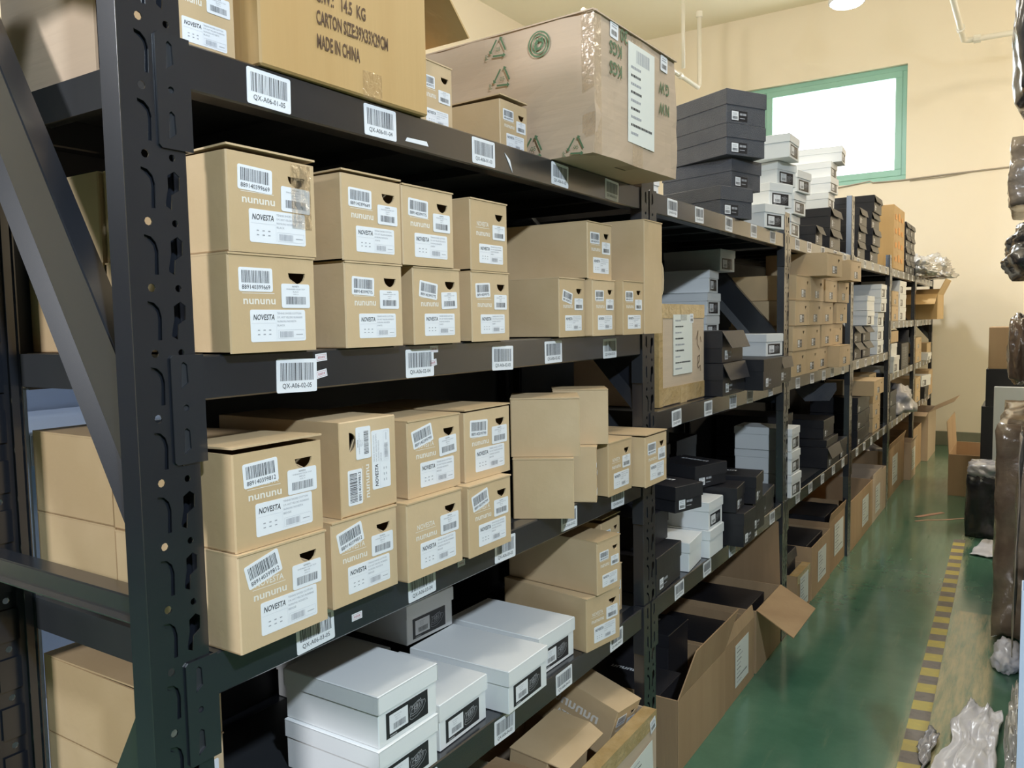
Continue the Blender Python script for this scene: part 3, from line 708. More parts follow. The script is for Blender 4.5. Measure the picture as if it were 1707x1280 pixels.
# third shelf
U = Z3+.1395+2*G
K(.042, .697, Z3+G, w=.163, code=c12, rots=(14, 0, 0), col='BEIGE', bay=0, lev=Z3)
K(.036, .700, U, w=.163, code=c12, rots=(3, 0, 0), col='BEIGE', lift=.007, bay=0, lev=Z3, desc='kraft shoebox with slightly raised lid')
K(.024, .889, Z3+G, w=.155, code=c12, rots=(12, 0, 0), col='BEIGE', bay=0, lev=Z3)
K(.040, 1.052, Z3+G, w=.160, code=c99, rots=(0, 0, 0), col='BEIGE', bay=0, lev=Z3, skip=('code',), desc='kraft shoebox without a barcode sticker')
K(.022, 1.080, U, w=.155, code=c99, rots=(12, 3, 0), col='BEIGE', bay=0, lev=Z3)
K(.048, 1.222, Z3+G, w=.148, code=c99, rots=(12, 0, 0), col='BEIGE', bay=0, lev=Z3)
K(.024, 1.247, U, w=.160, code=c99, rots=(-3, 0, 0), col='BEIGE', bay=0, lev=Z3, lift=.003)
# box turned on its side: labels run upwards
t = empty('shoe_box'); wS, hS = .155, .136
kk = K(0, 0, 0, w=wS, h=hS, code=c12, rots=(0, 0, 0), col='BEIGE', bay=0, lev=Z3, desc='kraft shoebox turned on its side')
D.objects.remove(t)
kk.matrix_world = Matrix.Translation((.020, .914, U)) @ Matrix.Rotation(R(90), 4, 'X') @ Matrix.Translation((0, 0, -hS))
REG[-1]['label'] = 'kraft shoebox turned on its side with labels reading upwards'; REG[-1]['pos'] = (.914, U)
# angled blank ends
K(-.051, 1.531, Z3+G, w=.140, ang=61, L=.14, blank=True, hole=False, bay=0, lev=Z3, label='blank-sided kraft shoebox swung out at an angle, lower of two')
K(-.064, 1.545, U, w=.160, h=.136, ang=59, L=.14, blank=True, hole=False, bay=0, lev=Z3, label='blank-sided kraft shoebox swung out at an angle, upper of two')
K(-.070, 1.750, U, w=.140, ang=58, L=.10, blank=True, hole=False, bay=0, lev=Z3, label='blank kraft shoebox behind the upper swung-out one')
kk = K(.041, 1.771, Z3+G, w=.050, ang=-25, L=.07, code=c99, bay=0, lev=Z3, label='kraft shoebox seen nearly edge-on between angled boxes')
K(.042, 1.836, Z3+G, w=.142, ang=0, L=.2, code=c99, skip=('code',), col='BEIGE', bay=0, lev=Z3, label='kraft shoebox with two stickers, second from the shelf end')
K(.078, 1.986, Z3+G, w=.149, L=.28, code=c99, col='BEIGE', bay=0, lev=Z3, lift=.004, label='kraft shoebox overhanging the far post on the third shelf')

# bottom shelf: white boxes and leaning kraft ones
whitebox(.002, 1.004, Z4+G, w=.168, bay=0, lev=Z4, ang=0, near=True)
whitebox(.000, 1.008, Z4+.0965+2*G, w=.168, bay=0, lev=Z4, near=True)
whitebox(-.014, 1.196, Z4+G, w=.168, bay=0, lev=Z4, ang=-1, near=True)
whitebox(.020, 1.392, Z4+G, w=.170, L=.27, bay=0, lev=Z4, ang=-1, near=True)
whitebox(-.018, 1.580, Z4+G, w=.172, L=.27, bay=0, lev=Z4, ang=1, near=True)
whitebox(-.290, 1.20, Z4+G, w=.166, L=.2, bay=0, lev=Z4, ang=0, row='rear', desc='white shoebox deep in the shelf')
whitebox(-.255, 1.385, Z4+.0965+2*G, w=.170, L=.235, bay=0, lev=Z4, ang=2, row='rear', label='white shoebox raised behind the front row on the bottom shelf')
K(.010, 1.768, Z4+G, w=.145, ang=10, L=.285, code=c99, skip=('code',), bay=0, lev=Z4, label='kraft shoebox with torn top sticker at bottom shelf end')
K(.024, 1.803, Z4+.1395+2*G, w=.112, ang=6, L=.29, code=c99, bay=0, lev=Z4, label='kraft shoebox stacked on the torn-sticker box')
K(-.05, 1.985, Z4+G, w=.12, ang=0, L=.29, code=c99, bay=0, lev=Z4, label='shaded kraft shoebox against the far post, lower one')
K(-.055, 1.985, Z4+.1395+2*G, w=.12, L=.29, code=c99, bay=0, lev=Z4, lift=.01, label='shaded kraft shoebox against the far post, upper one')

# ------------------------------------------------------------------ top deck of the nearest bay
carton(-.215, .690, Z1+G, .30, .44, .27, m='carton_l', label='large pale carton at the top left behind the front post', bay=0, lev=Z1, group=None)
K(-.034, .680, Z1+G, w=.112, L=.16, code=c9, bay=0, lev=Z1, label='kraft shoebox beside the front post on the top deck')
def mic(t):
    mb = MB(); x = .0016
    mb.text('G.W.:   14.5  KG', x, .108, .122, .0195, .108, bold=.02); mb.text('CARTON SIZE:39X33X29CM', x, .108, .088, .0205, .160, bold=.02); mb.text('MADE IN CHINA', x, .108, .052, .0205, .092, bold=.02)
    mb.text('N.W.:   13.0  KG', x, .108, .156, .0195, .092, bold=.02); build(mb, 'printed_lettering', ['brown_ink'], t)
    mb = MB()
    for s in range(5):
        y = .162+s*.006; mb.slab([(.003, y, .30), (.006, y+.002, .30), (.010, y+.006+s*.004, .222-s*.006), (.007, y+.003+s*.004, .22-s*.006)], .001)
    build(mb, 'loose_tape_end', ['film'], t)
    mb = MB(); mb.box(-.002, .0018, .205, .250, 0, .042); mb.box(-.002, .0018, .205, .250, .18, .298); build(mb, 'clear_tape_strip', ['film'], t)
carton(.006, .802, Z1+G, .372, .30, .215, ang=1, m='carton_o', flaps=(('R', .185, 132),), extra=mic, bay=0, lev=Z1, label='golden brown carton printed MADE IN CHINA on the top deck')
K(-.060, 1.235, Z1+G, w=.11, L=.29, code=c5_, bay=0, lev=Z1, label='kraft shoebox half hidden right of the golden carton')
K(-.050, 1.504, Z1+G, w=.113, h=.118, L=.29, lift=.008, code=c5_, bay=0, lev=Z1, label='low kraft shoebox in front of the big taped carton')
def recyc(mb, y, z, s, x=0):
    for k in range(3):
        a = R(90+120*k+12); b = R(90+120*(k+1)-22)
        p0 = (y+s*math.cos(a), z+s*math.sin(a)); p1 = (y+s*math.cos(b), z+s*math.sin(b)); mb.ribbon([p0, p1], s*.20, x)
        d = (Vector(p1)-Vector(p0)).normalized(); n_ = Vector((-d.y, d.x)); e = Vector(p1)
        mb.face([(x, *(e+n_*s*.28)), (x, *(e-n_*s*.28)), (x, *(e+d*s*.34))])
    mb.text('PP', x, y-s*1.35, z-s*.9, s*.42, s*.55, rot=R(90))
    mb.text('05', x, y-s*.3, z-s*.25, s*.42, s*.6)
def big(t):
    x = .0030
    for s_, y_, z_, w_ in (('KGS', .128, .217, .060), ('KGS', .128, .262, .060), ('30', .158, .303, .036), ('G.W', .395, .232, .060), ('N.W', .395, .180, .060)):
        mb = MB(); mb.text(s_, x, y_, z_, .028, w_, rot=math.pi, bold=.02); build(mb, 'printed_lettering', ['green_ink'], t)
    o = stick('doc:.145:.235:b', 'shipping_label', t, .160, .052, -1, x=.0016); 
    stick('mini:c', 'barcode_label', t, .072, .272, -3, x=.0018, scale=1.1); stick('mini:d', 'barcode_label', t, .345, .262, -2, x=.0018, scale=1.15)
    MS = Matrix(((0, 1, 0, 0), (-1, 0, 0, -.0065), (0, 0, 1, 0), (0, 0, 0, 1)))
    for y, z, s in ((-.255, .275, .022), (-.245, .205, .022), (-.455, .19, .022), (-.045, .018, .020), (-.16, .030, .024)):
        mb = MB(); recyc(mb, y, z, s); mb.xf(MS); build(mb, 'recycling_symbol', ['green_ink'], t)
    mb = MB()
    for r_ in (.028, .021): mb.ribbon([(-.14+r_*math.cos(R(a)), .262+r_*math.sin(R(a))) for a in range(0, 361, 20)], .0035, 0)
    mb.ribbon([(-.148, .248), (-.150, .262), (-.143, .272), (-.132, .270)], .008, 0); mb.ribbon([(-.132, .276), (-.129, .262), (-.137, .252), (-.147, .252)], .006, 0)
    mb.xf(MS); build(mb, 'round_arrow_symbol', ['green_ink'], t)
    mb = MB(); mb.box(-.05, .0016, .185, .24, .0, .05); mb.box(-.05, .0016, .185, .24, .26, .312); mb.box(-.03, .0016, -.0016, .03, 0, .31); build(mb, 'clear_tape_strip', ['film'], t)
    mb = MB(); mb.slab([(-.02, .0, .309), (.004, .0, .31), (.006, .44, .306), (-.03, .44, .312)], .003); mb.slab([(-.5, -.004, .308), (0, -.004, .312), (0, .02, .316), (-.5, .02, .312)], .003); build(mb, 'flap', ['carton_l'], t)
carton(.112, 1.640, Z1+G, .440, .308, .60, ang=2, m='carton_l', extra=big, crush=.007, bay=0, lev=Z1, label='big dented taped carton with upside-down KGS print on the top deck')
# crumpled flap at the very top left
mb = MB(); P = []
for i in range(9):
    for j in range(4): P.append((-.42+i*.045, .565-.02*math.sin(i*1.7)-j*.004, 2.10-.028*j-.012*math.sin(i*1.1+j)-.02*abs(math.sin(i*.9))*(j == 3)))
mb.v = P
for i in range(8):
    for j in range(3): a = i*4+j; mb.f.append((a, a+1, a+5, a+4)); mb.m.append(0)
o = build(mb, 'torn_carton_flap', ['carton_l'])
so = o.modifiers.new('thickness', 'SOLIDIFY'); so.thickness = .004
o.parent = None; tag(o, 'torn pale cardboard flap hanging in the top left corner', 'cardboard flap')

# ------------------------------------------------------------------ second bay
def WB(*a, **k): return whitebox(*a, **k)
def BB(*a, **k): return blackbox(*a, **k)
HB = .1135
BB(-.03, 2.925, Z1+G, w=.19, h=HB, L=.30, ang=20, m='navybox', drop=.05, bay=1, lev=Z1, desc='slate shoebox with sagging lid')
BB(-.02, 3.020, Z1+HB+2*G, w=.195, h=HB, L=.33, ang=17, m='navybox', bay=1, lev=Z1, desc='slate shoebox', drop=.05)
BB(-.02, 2.960, Z1+2*HB+3*G, w=.20, h=HB, L=.33, ang=27.6, m='navybox', bay=1, lev=Z1, desc='slate shoebox', drop=.05)
BB(-.02, 2.960, Z1+3*HB+4*G, w=.203, h=.1225, L=.33, ang=27.6, m='navybox', bay=1, lev=Z1, desc='slate shoebox with dented lid', drop=.056)
WB(-.10, 2.36, Z1+G, w=.16, bay=1, lev=Z1, bare=True, desc='white shoebox behind the second post')
for (x, y, k, a) in ((.0, 3.395, 0, 14), (-.01, 3.50, 1, 20), (.0, 3.585, 2, 14), (.062, 3.54, 3, 0)): WB(x, y, Z1+k*.1+G*(k+1), h=.0985, ang=a, bay=1, lev=Z1)
# middle shelf
def pdoc(t):
    stick('doc:.17:.195', 'shipping_label', t, .115, .095, 0, x=.0022); stick('mini:p', 'barcode_label', t, .262, .262, 0, x=.0028, scale=.9)
    mb = MB()
    def S(*p): mb.ribbon(list(p), .003, .0018)
    S((.325, .205), (.345, .235), (.335, .19), (.36, .17)); S((.365, .215), (.375, .195)); S((.345, .12), (.34, .145), (.36, .15), (.355, .13), (.338, .118), (.345, .105), (.365, .115), (.37, .095)); build(mb, 'handwriting', ['brown_ink'], t)
carton(-.028, 2.335, Z2B+G, .408, .322, .30, m='carton_l', tape=('top', 'bottom', 'mid', 'left'), extra=pdoc, bay=1, lev=Z2B, label='tall taped carton with printed sheet and handwriting in second bay')
for k, (x, y, a) in enumerate(((-.20, 3.28, 0), (-.20, 3.28, 0), (-.20, 3.275, 0), (-.20, 3.29, 0), (-.20, 3.315, -6), (-.20, 3.455, 4))): WB(x, y-.02, Z2B+k*.0955+G*(k+1), w=.168, h=.0945, L=.27, ang=a, bay=1, lev=Z2B, row='rear')
BB(.032, 2.768, Z2B+G, w=.262, h=.117, L=.20, flare=.022, bay=1, lev=Z2B, desc='black shoebox with flared lid', drop=.06)
BB(.030, 2.766, Z2B+.117+2*G, w=.245, h=.113, L=.20, flare=.03, bay=1, lev=Z2B, desc='black shoebox with flared lid', drop=.06)
BB(.094, 3.054, Z2B+G, w=.262, h=.118, L=.19, ang=0, bay=1, lev=Z2B, drop=.045, desc='black shoebox with grey lid lip')
BB(.060, 3.420, Z2B+G, w=.19, h=.108, L=.2, flare=.012, bay=1, lev=Z2B, desc='black shoebox against the third post')
WB(-.02, 3.50, Z2B+.108+2*G, w=.155, h=.0965, L=.24, ang=12, bay=1, lev=Z2B, desc='single white shoebox on a black one')
# lower shelf
BB(0, 2.246, Z4+G, w=.235, h=.119, L=.26, ang=-3, bay=1, lev=Z4, drop=.05, desc='large black shoebox')
BB(-.06, 2.29, Z4+.119+2*G, w=.20, h=.104, L=.22, bay=1, lev=Z4, desc='plain black shoebox', lb=False)
BB(.0, 2.400, Z4+.223+3*G, w=.142, h=.0855, L=.25, ang=17, logo=True, bay=1, lev=Z4, desc='black shoebox with nununu print')
WB(0, 2.524, Z4+G, w=.172, h=.099, L=.15, ang=-6, bay=1, lev=Z4, bare=True, desc='small white shoebox, blank end')
WB(.007, 2.706, Z4+G, w=.158, h=.099, L=.18, ang=-1, bay=1, lev=Z4, bare=True, desc='small white shoebox, blank end')
WB(.002, 2.710, Z4+.099+2*G, w=.152, h=.099, L=.18, ang=0, bay=1, lev=Z4)
BB(-.215, 2.60, Z4+G, w=.24, h=.115, L=.25, bay=1, lev=Z4, row='rear', lb=False, desc='plain black shoebox'); BB(-.235, 2.62, Z4+.115+2*G, w=.23, h=.108, L=.25, bay=1, lev=Z4, row='rear', lb=False, desc='plain black shoebox')
BB(-.075, 2.78, Z4+.2265, w=.190, h=.083, L=.20, ang=18, logo=True, bay=1, lev=Z4, desc='black shoebox with nununu print')
BB(.068, 2.900, Z4+G, w=.150, h=.127, L=.26, bay=1, lev=Z4, desc='black shoebox pulled forward')
BB(.044, 2.892, Z4+.127+2*G, w=.150, h=.093, L=.20, ang=-6, bay=1, lev=Z4, desc='black shoebox with angled end')
BB(.040, 3.105, Z4+G, w=.175, h=.125, L=.25, bay=1, lev=Z4, desc='black shoebox')
BB(.062, 3.074, Z4+.125+2*G, w=.162, h=.108, L=.27, ang=-6, logo=True, bay=1, lev=Z4, desc='black shoebox with nununu print')
BB(.010, 3.330, Z4+G, w=.30, h=.100, L=.27, ang=-5, bay=1, lev=Z4, desc='black shoebox against the third post')
for k in range(3):
    for j in range(4):
        BB(-.305+.01*random.random(), 2.27+j*.30, Z4+.0+k*.112+G*(k+1)+(0.0 if j != 1 and j != 2 else .2245), w=.24, h=.111, L=.18, bay=1, lev=Z4, row='rear', desc='shaded black shoebox') if not (j in (1, 2) and k > 1) else None

# ------------------------------------------------------------------ third bay
def KF(X, Y, Z, w=.26, h=.1165, L=.30, ang=0, **k):
    k.setdefault('desc', 'large kraft shoebox with small label')
    return kraft(X, Y, Z, w=w, h=h, L=L, ang=ang, full=False, hole=True, printed=False, bay=k.pop('bay', 2), lev=k.pop('lev', Z2B), group=k.pop('group', 'large kraft shoeboxes'), **k)
for k, row in enumerate((((3.812, .262, .012), (4.078, .262, .012), (4.640, .300, .06)), ((3.812, .262, .015), (4.086, .280, .015), (4.452, .280, .005), (4.745, .280, .0)), ((3.828, .262, .02), (4.10, .285, .02), (4.420, .285, .01), (4.805, .30, .01)), ((3.850, .28, .02), (4.134, .285, .02), (4.460, .30, .02), (4.80, .30, .02)))):
    for (y, w_, x) in row: KF(x, y, Z2B+k*.1175+G*(k+1), w=w_)
KF(.0, 4.375, Z2B+G, w=.25, row='front')
KF(.10, 4.11, Z2B+4*.1175+5*G, w=.26, ang=4, h=.112, desc='large kraft shoebox sticking out'); KF(.09, 4.76, Z2B+4*.1175+5*G, w=.26, ang=2, h=.112, desc='large kraft shoebox sticking out')
# top deck of the third bay
for k in range(3): WB(.0+.01*k, 3.82+.015*k, Z1+k*.1+G*(k+1), h=.0985, ang=(0, 5, 8)[k], L=.2, bay=2, lev=Z1)
for k in range(2): WB(-.12, 4.06+.02*k, Z1+k*.1+G*(k+1), h=.0985, bay=2, lev=Z1)
BB(.0, 4.32, Z1+G, w=.16, h=.095, L=.26, flare=.02, bay=2, lev=Z1, desc='black shoebox with flared lid')
for k in range(2): BB(.0, 4.66+.01*k, Z1+k*.111+G*(k+1), w=.28, h=.110, L=.34, flare=.015, bay=2, lev=Z1, desc='black shoebox under white ones')
for k, (x, y, a) in enumerate(((-.02, 4.70, 0), (-.01, 4.71, 3), (-.015, 4.74, 0), (.03, 4.80, -4))): WB(x, y, Z1+.2228+k*.086+G*(k+1), h=.0855, L=.30, ang=a, bay=2, lev=Z1, desc='long white shoebox')
# lower shelf
for k in range(3): WB(.013, 3.816, Z4+k*.109+G*(k+1), w=.165, h=.1075, L=.27, ang=(2, 0, -1)[k], bay=2, lev=Z4)
BB(.0, 4.665, Z4+G, w=.33, h=.115, L=.35, flare=.02, bay=2, lev=Z4, desc='large black shoebox', drop=.06)
BB(-.01, 4.68, Z4+.115+2*G, w=.31, h=.042, L=.33, bay=2, lev=Z4, lb=False, desc='thin black box lid lying flat', drop=.03)
BB(-.03, 4.70, Z4+.158+3*G, w=.28, h=.105, L=.33, bay=2, lev=Z4, desc='black shoebox')
BB(.0, 5.01, Z4+G, w=.21, h=.112, L=.30, bay=2, lev=Z4, desc='black shoebox')
for k in range(3): BB(-.14, 4.18, Z4+k*.111+G*(k+1), w=.28, h=.110, L=.33, bay=2, lev=Z4, desc='shaded black shoebox', lb=k == 2)
mb = MB(); mb.slab([(.0, -.12, .10), (.0, .12, .10), (.01, .12, .06), (.03, .07, 0), (.03, -.07, 0), (.01, -.12, .06)], .003)
o = build(mb, 'open_box_flap', ['navybox'], None, (-.10, 4.80, 1.015), (0, 0, R(-55))); tag(o, 'grey six-sided box flap hanging under the third bay middle shelf', 'box flap')

# ------------------------------------------------------------------ fourth bay
for k in range(3): BB(-.0, 5.47+.03*k, Z1+k*.105+G*(k+1), w=.27, h=.104, L=.3, bay=3, lev=Z1, flare=.012, desc='black shoebox')
for k in range(4): BB(.0+.012*(k % 2), 5.94+.02*k, Z1+k*.112+G*(k+1), w=.32, h=.111, L=.3, bay=3, lev=Z1, flare=.012, desc='black shoebox')
for k in range(2): BB(-.02, 5.53, Z2B+k*.106+G*(k+1), w=.25, h=.105, L=.3, bay=3, lev=Z2B, flare=.03, desc='black shoebox with open lid')
for k in range(2): BB(-.02, 5.83, Z2B+k*.106+G*(k+1), w=.30, h=.105, L=.3, bay=3, lev=Z2B, flare=.03, desc='black shoebox with open lid')
for k in range(2): WB(-.0, 5.86, Z2B+.2136+k*.1+G*(k+1), w=.29, h=.099, L=.33, bay=3, lev=Z2B, bare=k == 1, desc='large white shoebox')
for k in range(3): WB(.0, 6.30, Z2B+k*.1+G*(k+1), w=.27, h=.0985, L=.3, bay=3, lev=Z2B)
for k in range(2): WB(.02, 6.30, Z2B+.304+k*.1+G*(k+1), w=.25, h=.0985, L=.3, bay=3, lev=Z2B)
for k in range(3): BB(.0, 5.56, Z4+k*.106+G*(k+1), w=.29, h=.105, L=.3, bay=3, lev=Z4, desc='black shoebox')
for k in range(3): KF(-.02, 6.28, Z4+k*.106+G*(k+1), w=.32, h=.105, bay=3, lev=Z4)
for k in range(3): BB(-.03, 5.90, Z4+k*.098+G*(k+1), w=.30, h=.097, L=.3, bay=3, lev=Z4, desc='black shoebox')
KF(.08, 5.66, Z4+.318+5*G, w=.40, h=.10, L=.3, bay=3, lev=Z4, desc='wide kraft box jutting out')
KF(-.05, 6.29, Z4+.318+5*G, w=.30, h=.10, bay=3, lev=Z4, desc='kraft shoebox')

# ------------------------------------------------------------------ fifth and farthest bays
def orange_print(t):
    mb = MB(); x = .002
    for i in range(4):
        for j in range(3): mb.rect(x, .07+j*.17, .17+j*.17, .06+i*.11, .10+i*.11+.02*(j % 2))
    build(mb, 'printed_panel', ['orange'], t)
carton(.0, 6.99, Z1+G, .62, .50, .42, m='carton_o', extra=orange_print, bay=4, lev=Z1, label='tall carton with orange print on the fifth bay top deck')
for c_ in range(2):
    for k in range(4): BB(.0, 7.72+.31*c_, Z1+k*.108+G*(k+1), w=.29, h=.107, L=.3, bay=4, lev=Z1, flare=.01, desc='black shoebox')
for k in range(2): KF(.0, 6.98, Z2+k*.118+G*(k+1), w=.34, h=.117, bay=4, lev=Z2, desc='kraft shoebox')
for k in range(3): WB(.0, 7.40, Z2+k*.11+G*(k+1), w=.40, h=.109, L=.3, bay=4, lev=Z2, desc='white shoebox')
BB(-.1, 7.86, Z2+G, w=.30, h=.12, L=.3, bay=4, lev=Z2, desc='black shoebox')
def ptx(t):
    mb = MB()
    for i in range(4): mb.text('novesta', .002, .10+i*.07, .03, .03, .16, rot=R(90))
    build(mb, 'printed_lettering', ['label'], t)
carton(.02, 7.40, Z3+G, .45, .22, .35, m='blackbox', extra=ptx, bay=4, lev=Z3, label='black carton with white lettering in the fifth bay', flaps=(('R', .12, 30),))
WB(.02, 6.98, Z3+G, w=.32, h=.13, L=.25, bay=4, lev=Z3); WB(.0, 6.98, Z3+.131+G, w=.32, h=.10, L=.25, bay=4, lev=Z3, bare=True)
carton(.0, 6.95, Z3+.24, .40, .09, .3, m='kraft', bay=4, lev=Z3, label='shallow kraft tray on white boxes in the fifth bay', open_top=True)
for k in range(2): BB(.0, 6.96, Z4+k*.12+G*(k+1), w=.36, h=.119, L=.3, bay=4, lev=Z4, desc='black shoebox')
for k in range(2): KF(.0, 8.58, Z4+k*.12+G*(k+1), w=.40, h=.119, bay=5, lev=Z4, desc='kraft shoebox')
BB(.03, 9.08, Z4+G, w=.36, h=.12, L=.3, bay=5, lev=Z4, desc='black shoebox'); WB(.0, 9.08, Z4+.121+G, w=.36, h=.11, L=.3, ang=8, bay=5, lev=Z4)
for k in range(2): KF(.02, 9.52, Z4+k*.13+G*(k+1), w=.38, h=.129, bay=5, lev=Z4, desc='kraft shoebox')
for k in range(2): KF(.0, 8.55, Z3+k*.12+G*(k+1), w=.45, h=.119, bay=5, lev=Z3, desc='kraft shoebox')
WB(.05, 9.1, Z3+G, w=.34, h=.07, L=.3, bay=5, lev=Z3, desc='flat white shoebox'); KF(.0, 9.5, Z3+G, w=.40, h=.16, bay=5, lev=Z3, desc='kraft shoebox')
carton(.16, 8.72, Z2+G, .62, .24, .45, m='carton_o', open_top=True, flaps=(('L', .2, 120), ('F', .16, 25), ('R', .2, 70)), bay=5, lev=Z2, label='open golden carton with spread flaps jutting from the farthest bay')
KF(.0, 9.50, Z2+G, w=.40, h=.2, bay=5, lev=Z2, desc='kraft shoebox')

# ------------------------------------------------------------------ crumpled film things
from mathutils import noise
import bmesh
def blob(name, mats, loc, dims, seed, amp=.25, freq=2.2, sub=4, flat=True, box=.0, rz=0, ridge=0.0):
    bm = bmesh.new(); bmesh.ops.create_icosphere(bm, subdivisions=sub, radius=1)
    for v in bm.verts:
        p = v.co.copy()
        if box:
            m_ = max(abs(p.x), abs(p.y), abs(p.z)); q = p/m_; p = p.lerp(q, box)
        n1 = noise.noise(p*freq+Vector((seed, 0, 0))); n2 = abs(noise.noise(p*freq*2.7+Vector((0, seed, 0))))
        d = 1+amp*n1+amp*.6*n2+ridge*(.5-abs(noise.noise(p*freq*4+Vector((0, 0, seed)))))
        p = p*d; z = p.z
        if flat and z < -.55: z = -.55+(z+.55)*.05
        v.co = Vector((p.x*dims[0]/2, p.y*dims[1]/2, (z+.55)/1.6*dims[2] if flat else z*dims[2]/2))
    for ax in range(3):
        lo = min(v.co[ax] for v in bm.verts); hi = max(v.co[ax] for v in bm.verts)
        for v in bm.verts: v.co[ax] = (v.co[ax]-lo)/(hi-lo)*dims[ax] - (0 if ax == 2 else dims[ax]/2)
    me = D.meshes.new(name); bm.to_mesh(me); bm.free(); me.polygons.foreach_set('use_smooth', [True]*len(me.polygons))
    for m in mats: me.materials.append(MT[m])
    return link(name, me, None, loc, (0, 0, rz))
tag(blob('film_bag', ['foil'], (-.06, 8.80, Z1+.001), (.50, .62, .24), 3, .5, 2.5, 5, ridge=.5), 'heap of shiny silvery film bags on the farthest top deck, nearer heap', 'plastic bag', 'silvery film bags')
tag(blob('film_bag', ['foil'], (.00, 9.48, Z1+.001), (.56, .70, .28), 8, .5, 2.5, 5, ridge=.5), 'heap of shiny silvery film bags on the farthest top deck, next to the wall', 'plastic bag', 'silvery film bags')
tag(blob('film_bag', ['greybag'], (-.06, 7.72, Z4+.001), (.34, .55, .26), 5, .4, 2.2, 4), 'grey plastic bag stuffed on the fifth bay bottom shelf', 'plastic bag')

# ------------------------------------------------------------------ cartons on the floor along the rack foot
def fdoc(y, z, w, h, rot=0):
    def f(t): stick('doc:%s:%s' % (w, h), 'shipping_label', t, y, z, rot, x=.0022)
    return f
carton(.10, 1.22, 0, .40, .395, .275, m='carton', desc=None, label='closed brown carton on the floor, at the bottom edge under white boxes', tape=('top',))
def ddoc(t):
    stick('doc:.16:.15', 'shipping_label', t, .305, .12, 4, x=.0025); stick('mini:q', 'barcode_label', t, .445, .30, 12, x=.0025, scale=1.1)
carton(.045, 1.64, 0, .49, .355, .46, m='carton_l', open_top=True, tape=('edge', 'top'), extra=ddoc, label='open taped carton on the floor holding tilted kraft shoeboxes')
# tilted shoeboxes in it
RA = ((.961, .039, .273), (-.068, .993, .099), (-.267, -.114, .957))
def pose(Rm, o, h, w=0):
    m = Matrix(((*Rm[0], 0), (*Rm[1], 0), (*Rm[2], 0), (0, 0, 0, 1))); m.col[3][0], m.col[3][1], m.col[3][2] = o; m[3][3] = 1
    return m @ Matrix.Translation((0, -w, -h))
K(0, 0, 0, w=.142, h=.142, L=.292, code=c99, col='BEIGE', sideprint=True, mtx=pose(RA, (.004, 1.962, .408), .142), label='tilted kraft shoebox with nununu print in the open floor carton')
mB = Matrix(((.02, .995, .06, -.177), (-.998, .02, .04, 1.668), (-.04, -.06, .995, .262), (0, 0, 0, 1)))
kk = K(0, 0, 0, w=.112, h=.138, L=.238, blank=True, hole=False, mtx=mB, label='upturned plain kraft shoebox slanting out of the open floor carton')
mb = MB(); mb.slab([(0, .112, .138), (-.238, .112, .138), (-.225, .160, .128), (-.012, .160, .128)][::-1], .003); build(mb, 'flap', ['kraft'], kk)
# second bay floor
carton(.0, 2.42, 0, .475, .248, .43, m='carton', open_top=True, flaps=(('F', .125, 7, .125), ('B', .16, -5)), label='open brown carton on the floor, tall inward flap, full of black boxes')
BB(-.07, 2.43, .012, w=.20, h=.235, L=.30, logo=True, label='black shoebox with nununu lid lying low in the open carton')
BB(-.13, 2.66, .012, w=.20, h=.345, L=.26, logo=True, label='upper black shoebox with nununu lid in the open carton')
carton(-.002, 2.90, 0, .38, .255, .42, m='carton', open_top=True, extra=fdoc(.12, .05, .17, .17), flaps=(('F', .05, -8),), label='open brown carton with white sheet, second on the second bay floor')
BB(-.05, 2.93, .012, w=.30, h=.22, L=.3, logo=False, lb=False, label='black shoebox inside the second open floor carton')
carton(.0, 3.30, 0, .39, .27, .42, m='carton', open_top=True, flaps=(('F', .19, 98, -.16), ('R', .30, -4)), label='open floor carton whose lit flap sticks out into the aisle')
BB(-.06, 3.33, .012, w=.30, h=.235, L=.32, label='black shoebox inside the carton with the lit flap')
# third bay floor
carton(-.005, 4.02, 0, .27, .215, .40, m='carton', open_top=True, extra=fdoc(.05, .03, .17, .165), tape=('top',), label='low taped floor carton with sheet, first in the third bay')
BB(-.07, 4.05, .012, w=.21, h=.29, L=.3, label='black shoebox standing in the low taped floor carton', flare=.01)
carton(-.005, 4.325, 0, .455, .285, .42, m='carton', open_top=True, extra=fdoc(.14, .06, .2, .17), label='open floor carton with sheet, second in the third bay')
BB(-.04, 4.36, .012, w=.38, h=.27, L=.34, label='black shoebox inside the second carton of the third bay')
carton(-.015, 4.81, 0, .452, .31, .42, m='carton', open_top=True, extra=fdoc(.13, .08, .26, .19), flaps=(('F', .05, 10),), label='wide open floor carton with sheet, third in the third bay')
BB(-.05, 4.84, .012, w=.38, h=.32, L=.34, label='large black box rising from the wide third bay floor carton')
# fourth bay floor
carton(.0, 5.37, 0, .82, .325, .45, m='carton', open_top=True, extra=fdoc(.40, .07, .24, .19), flaps=(('B', .16, -10),), label='open empty floor carton with sheet, first in the fourth bay')
carton(.0, 6.21, 0, .40, .32, .45, m='carton_l', open_top=True, extra=fdoc(.10, .05, .2, .2), flaps=(('F', .03, 0),), label='open floor carton with a pale front, second in the fourth bay')
carton(.0, 6.62, 0, .195, .325, .42, m='carton_l', open_top=True, label='narrow open floor carton at the end of the fourth bay')
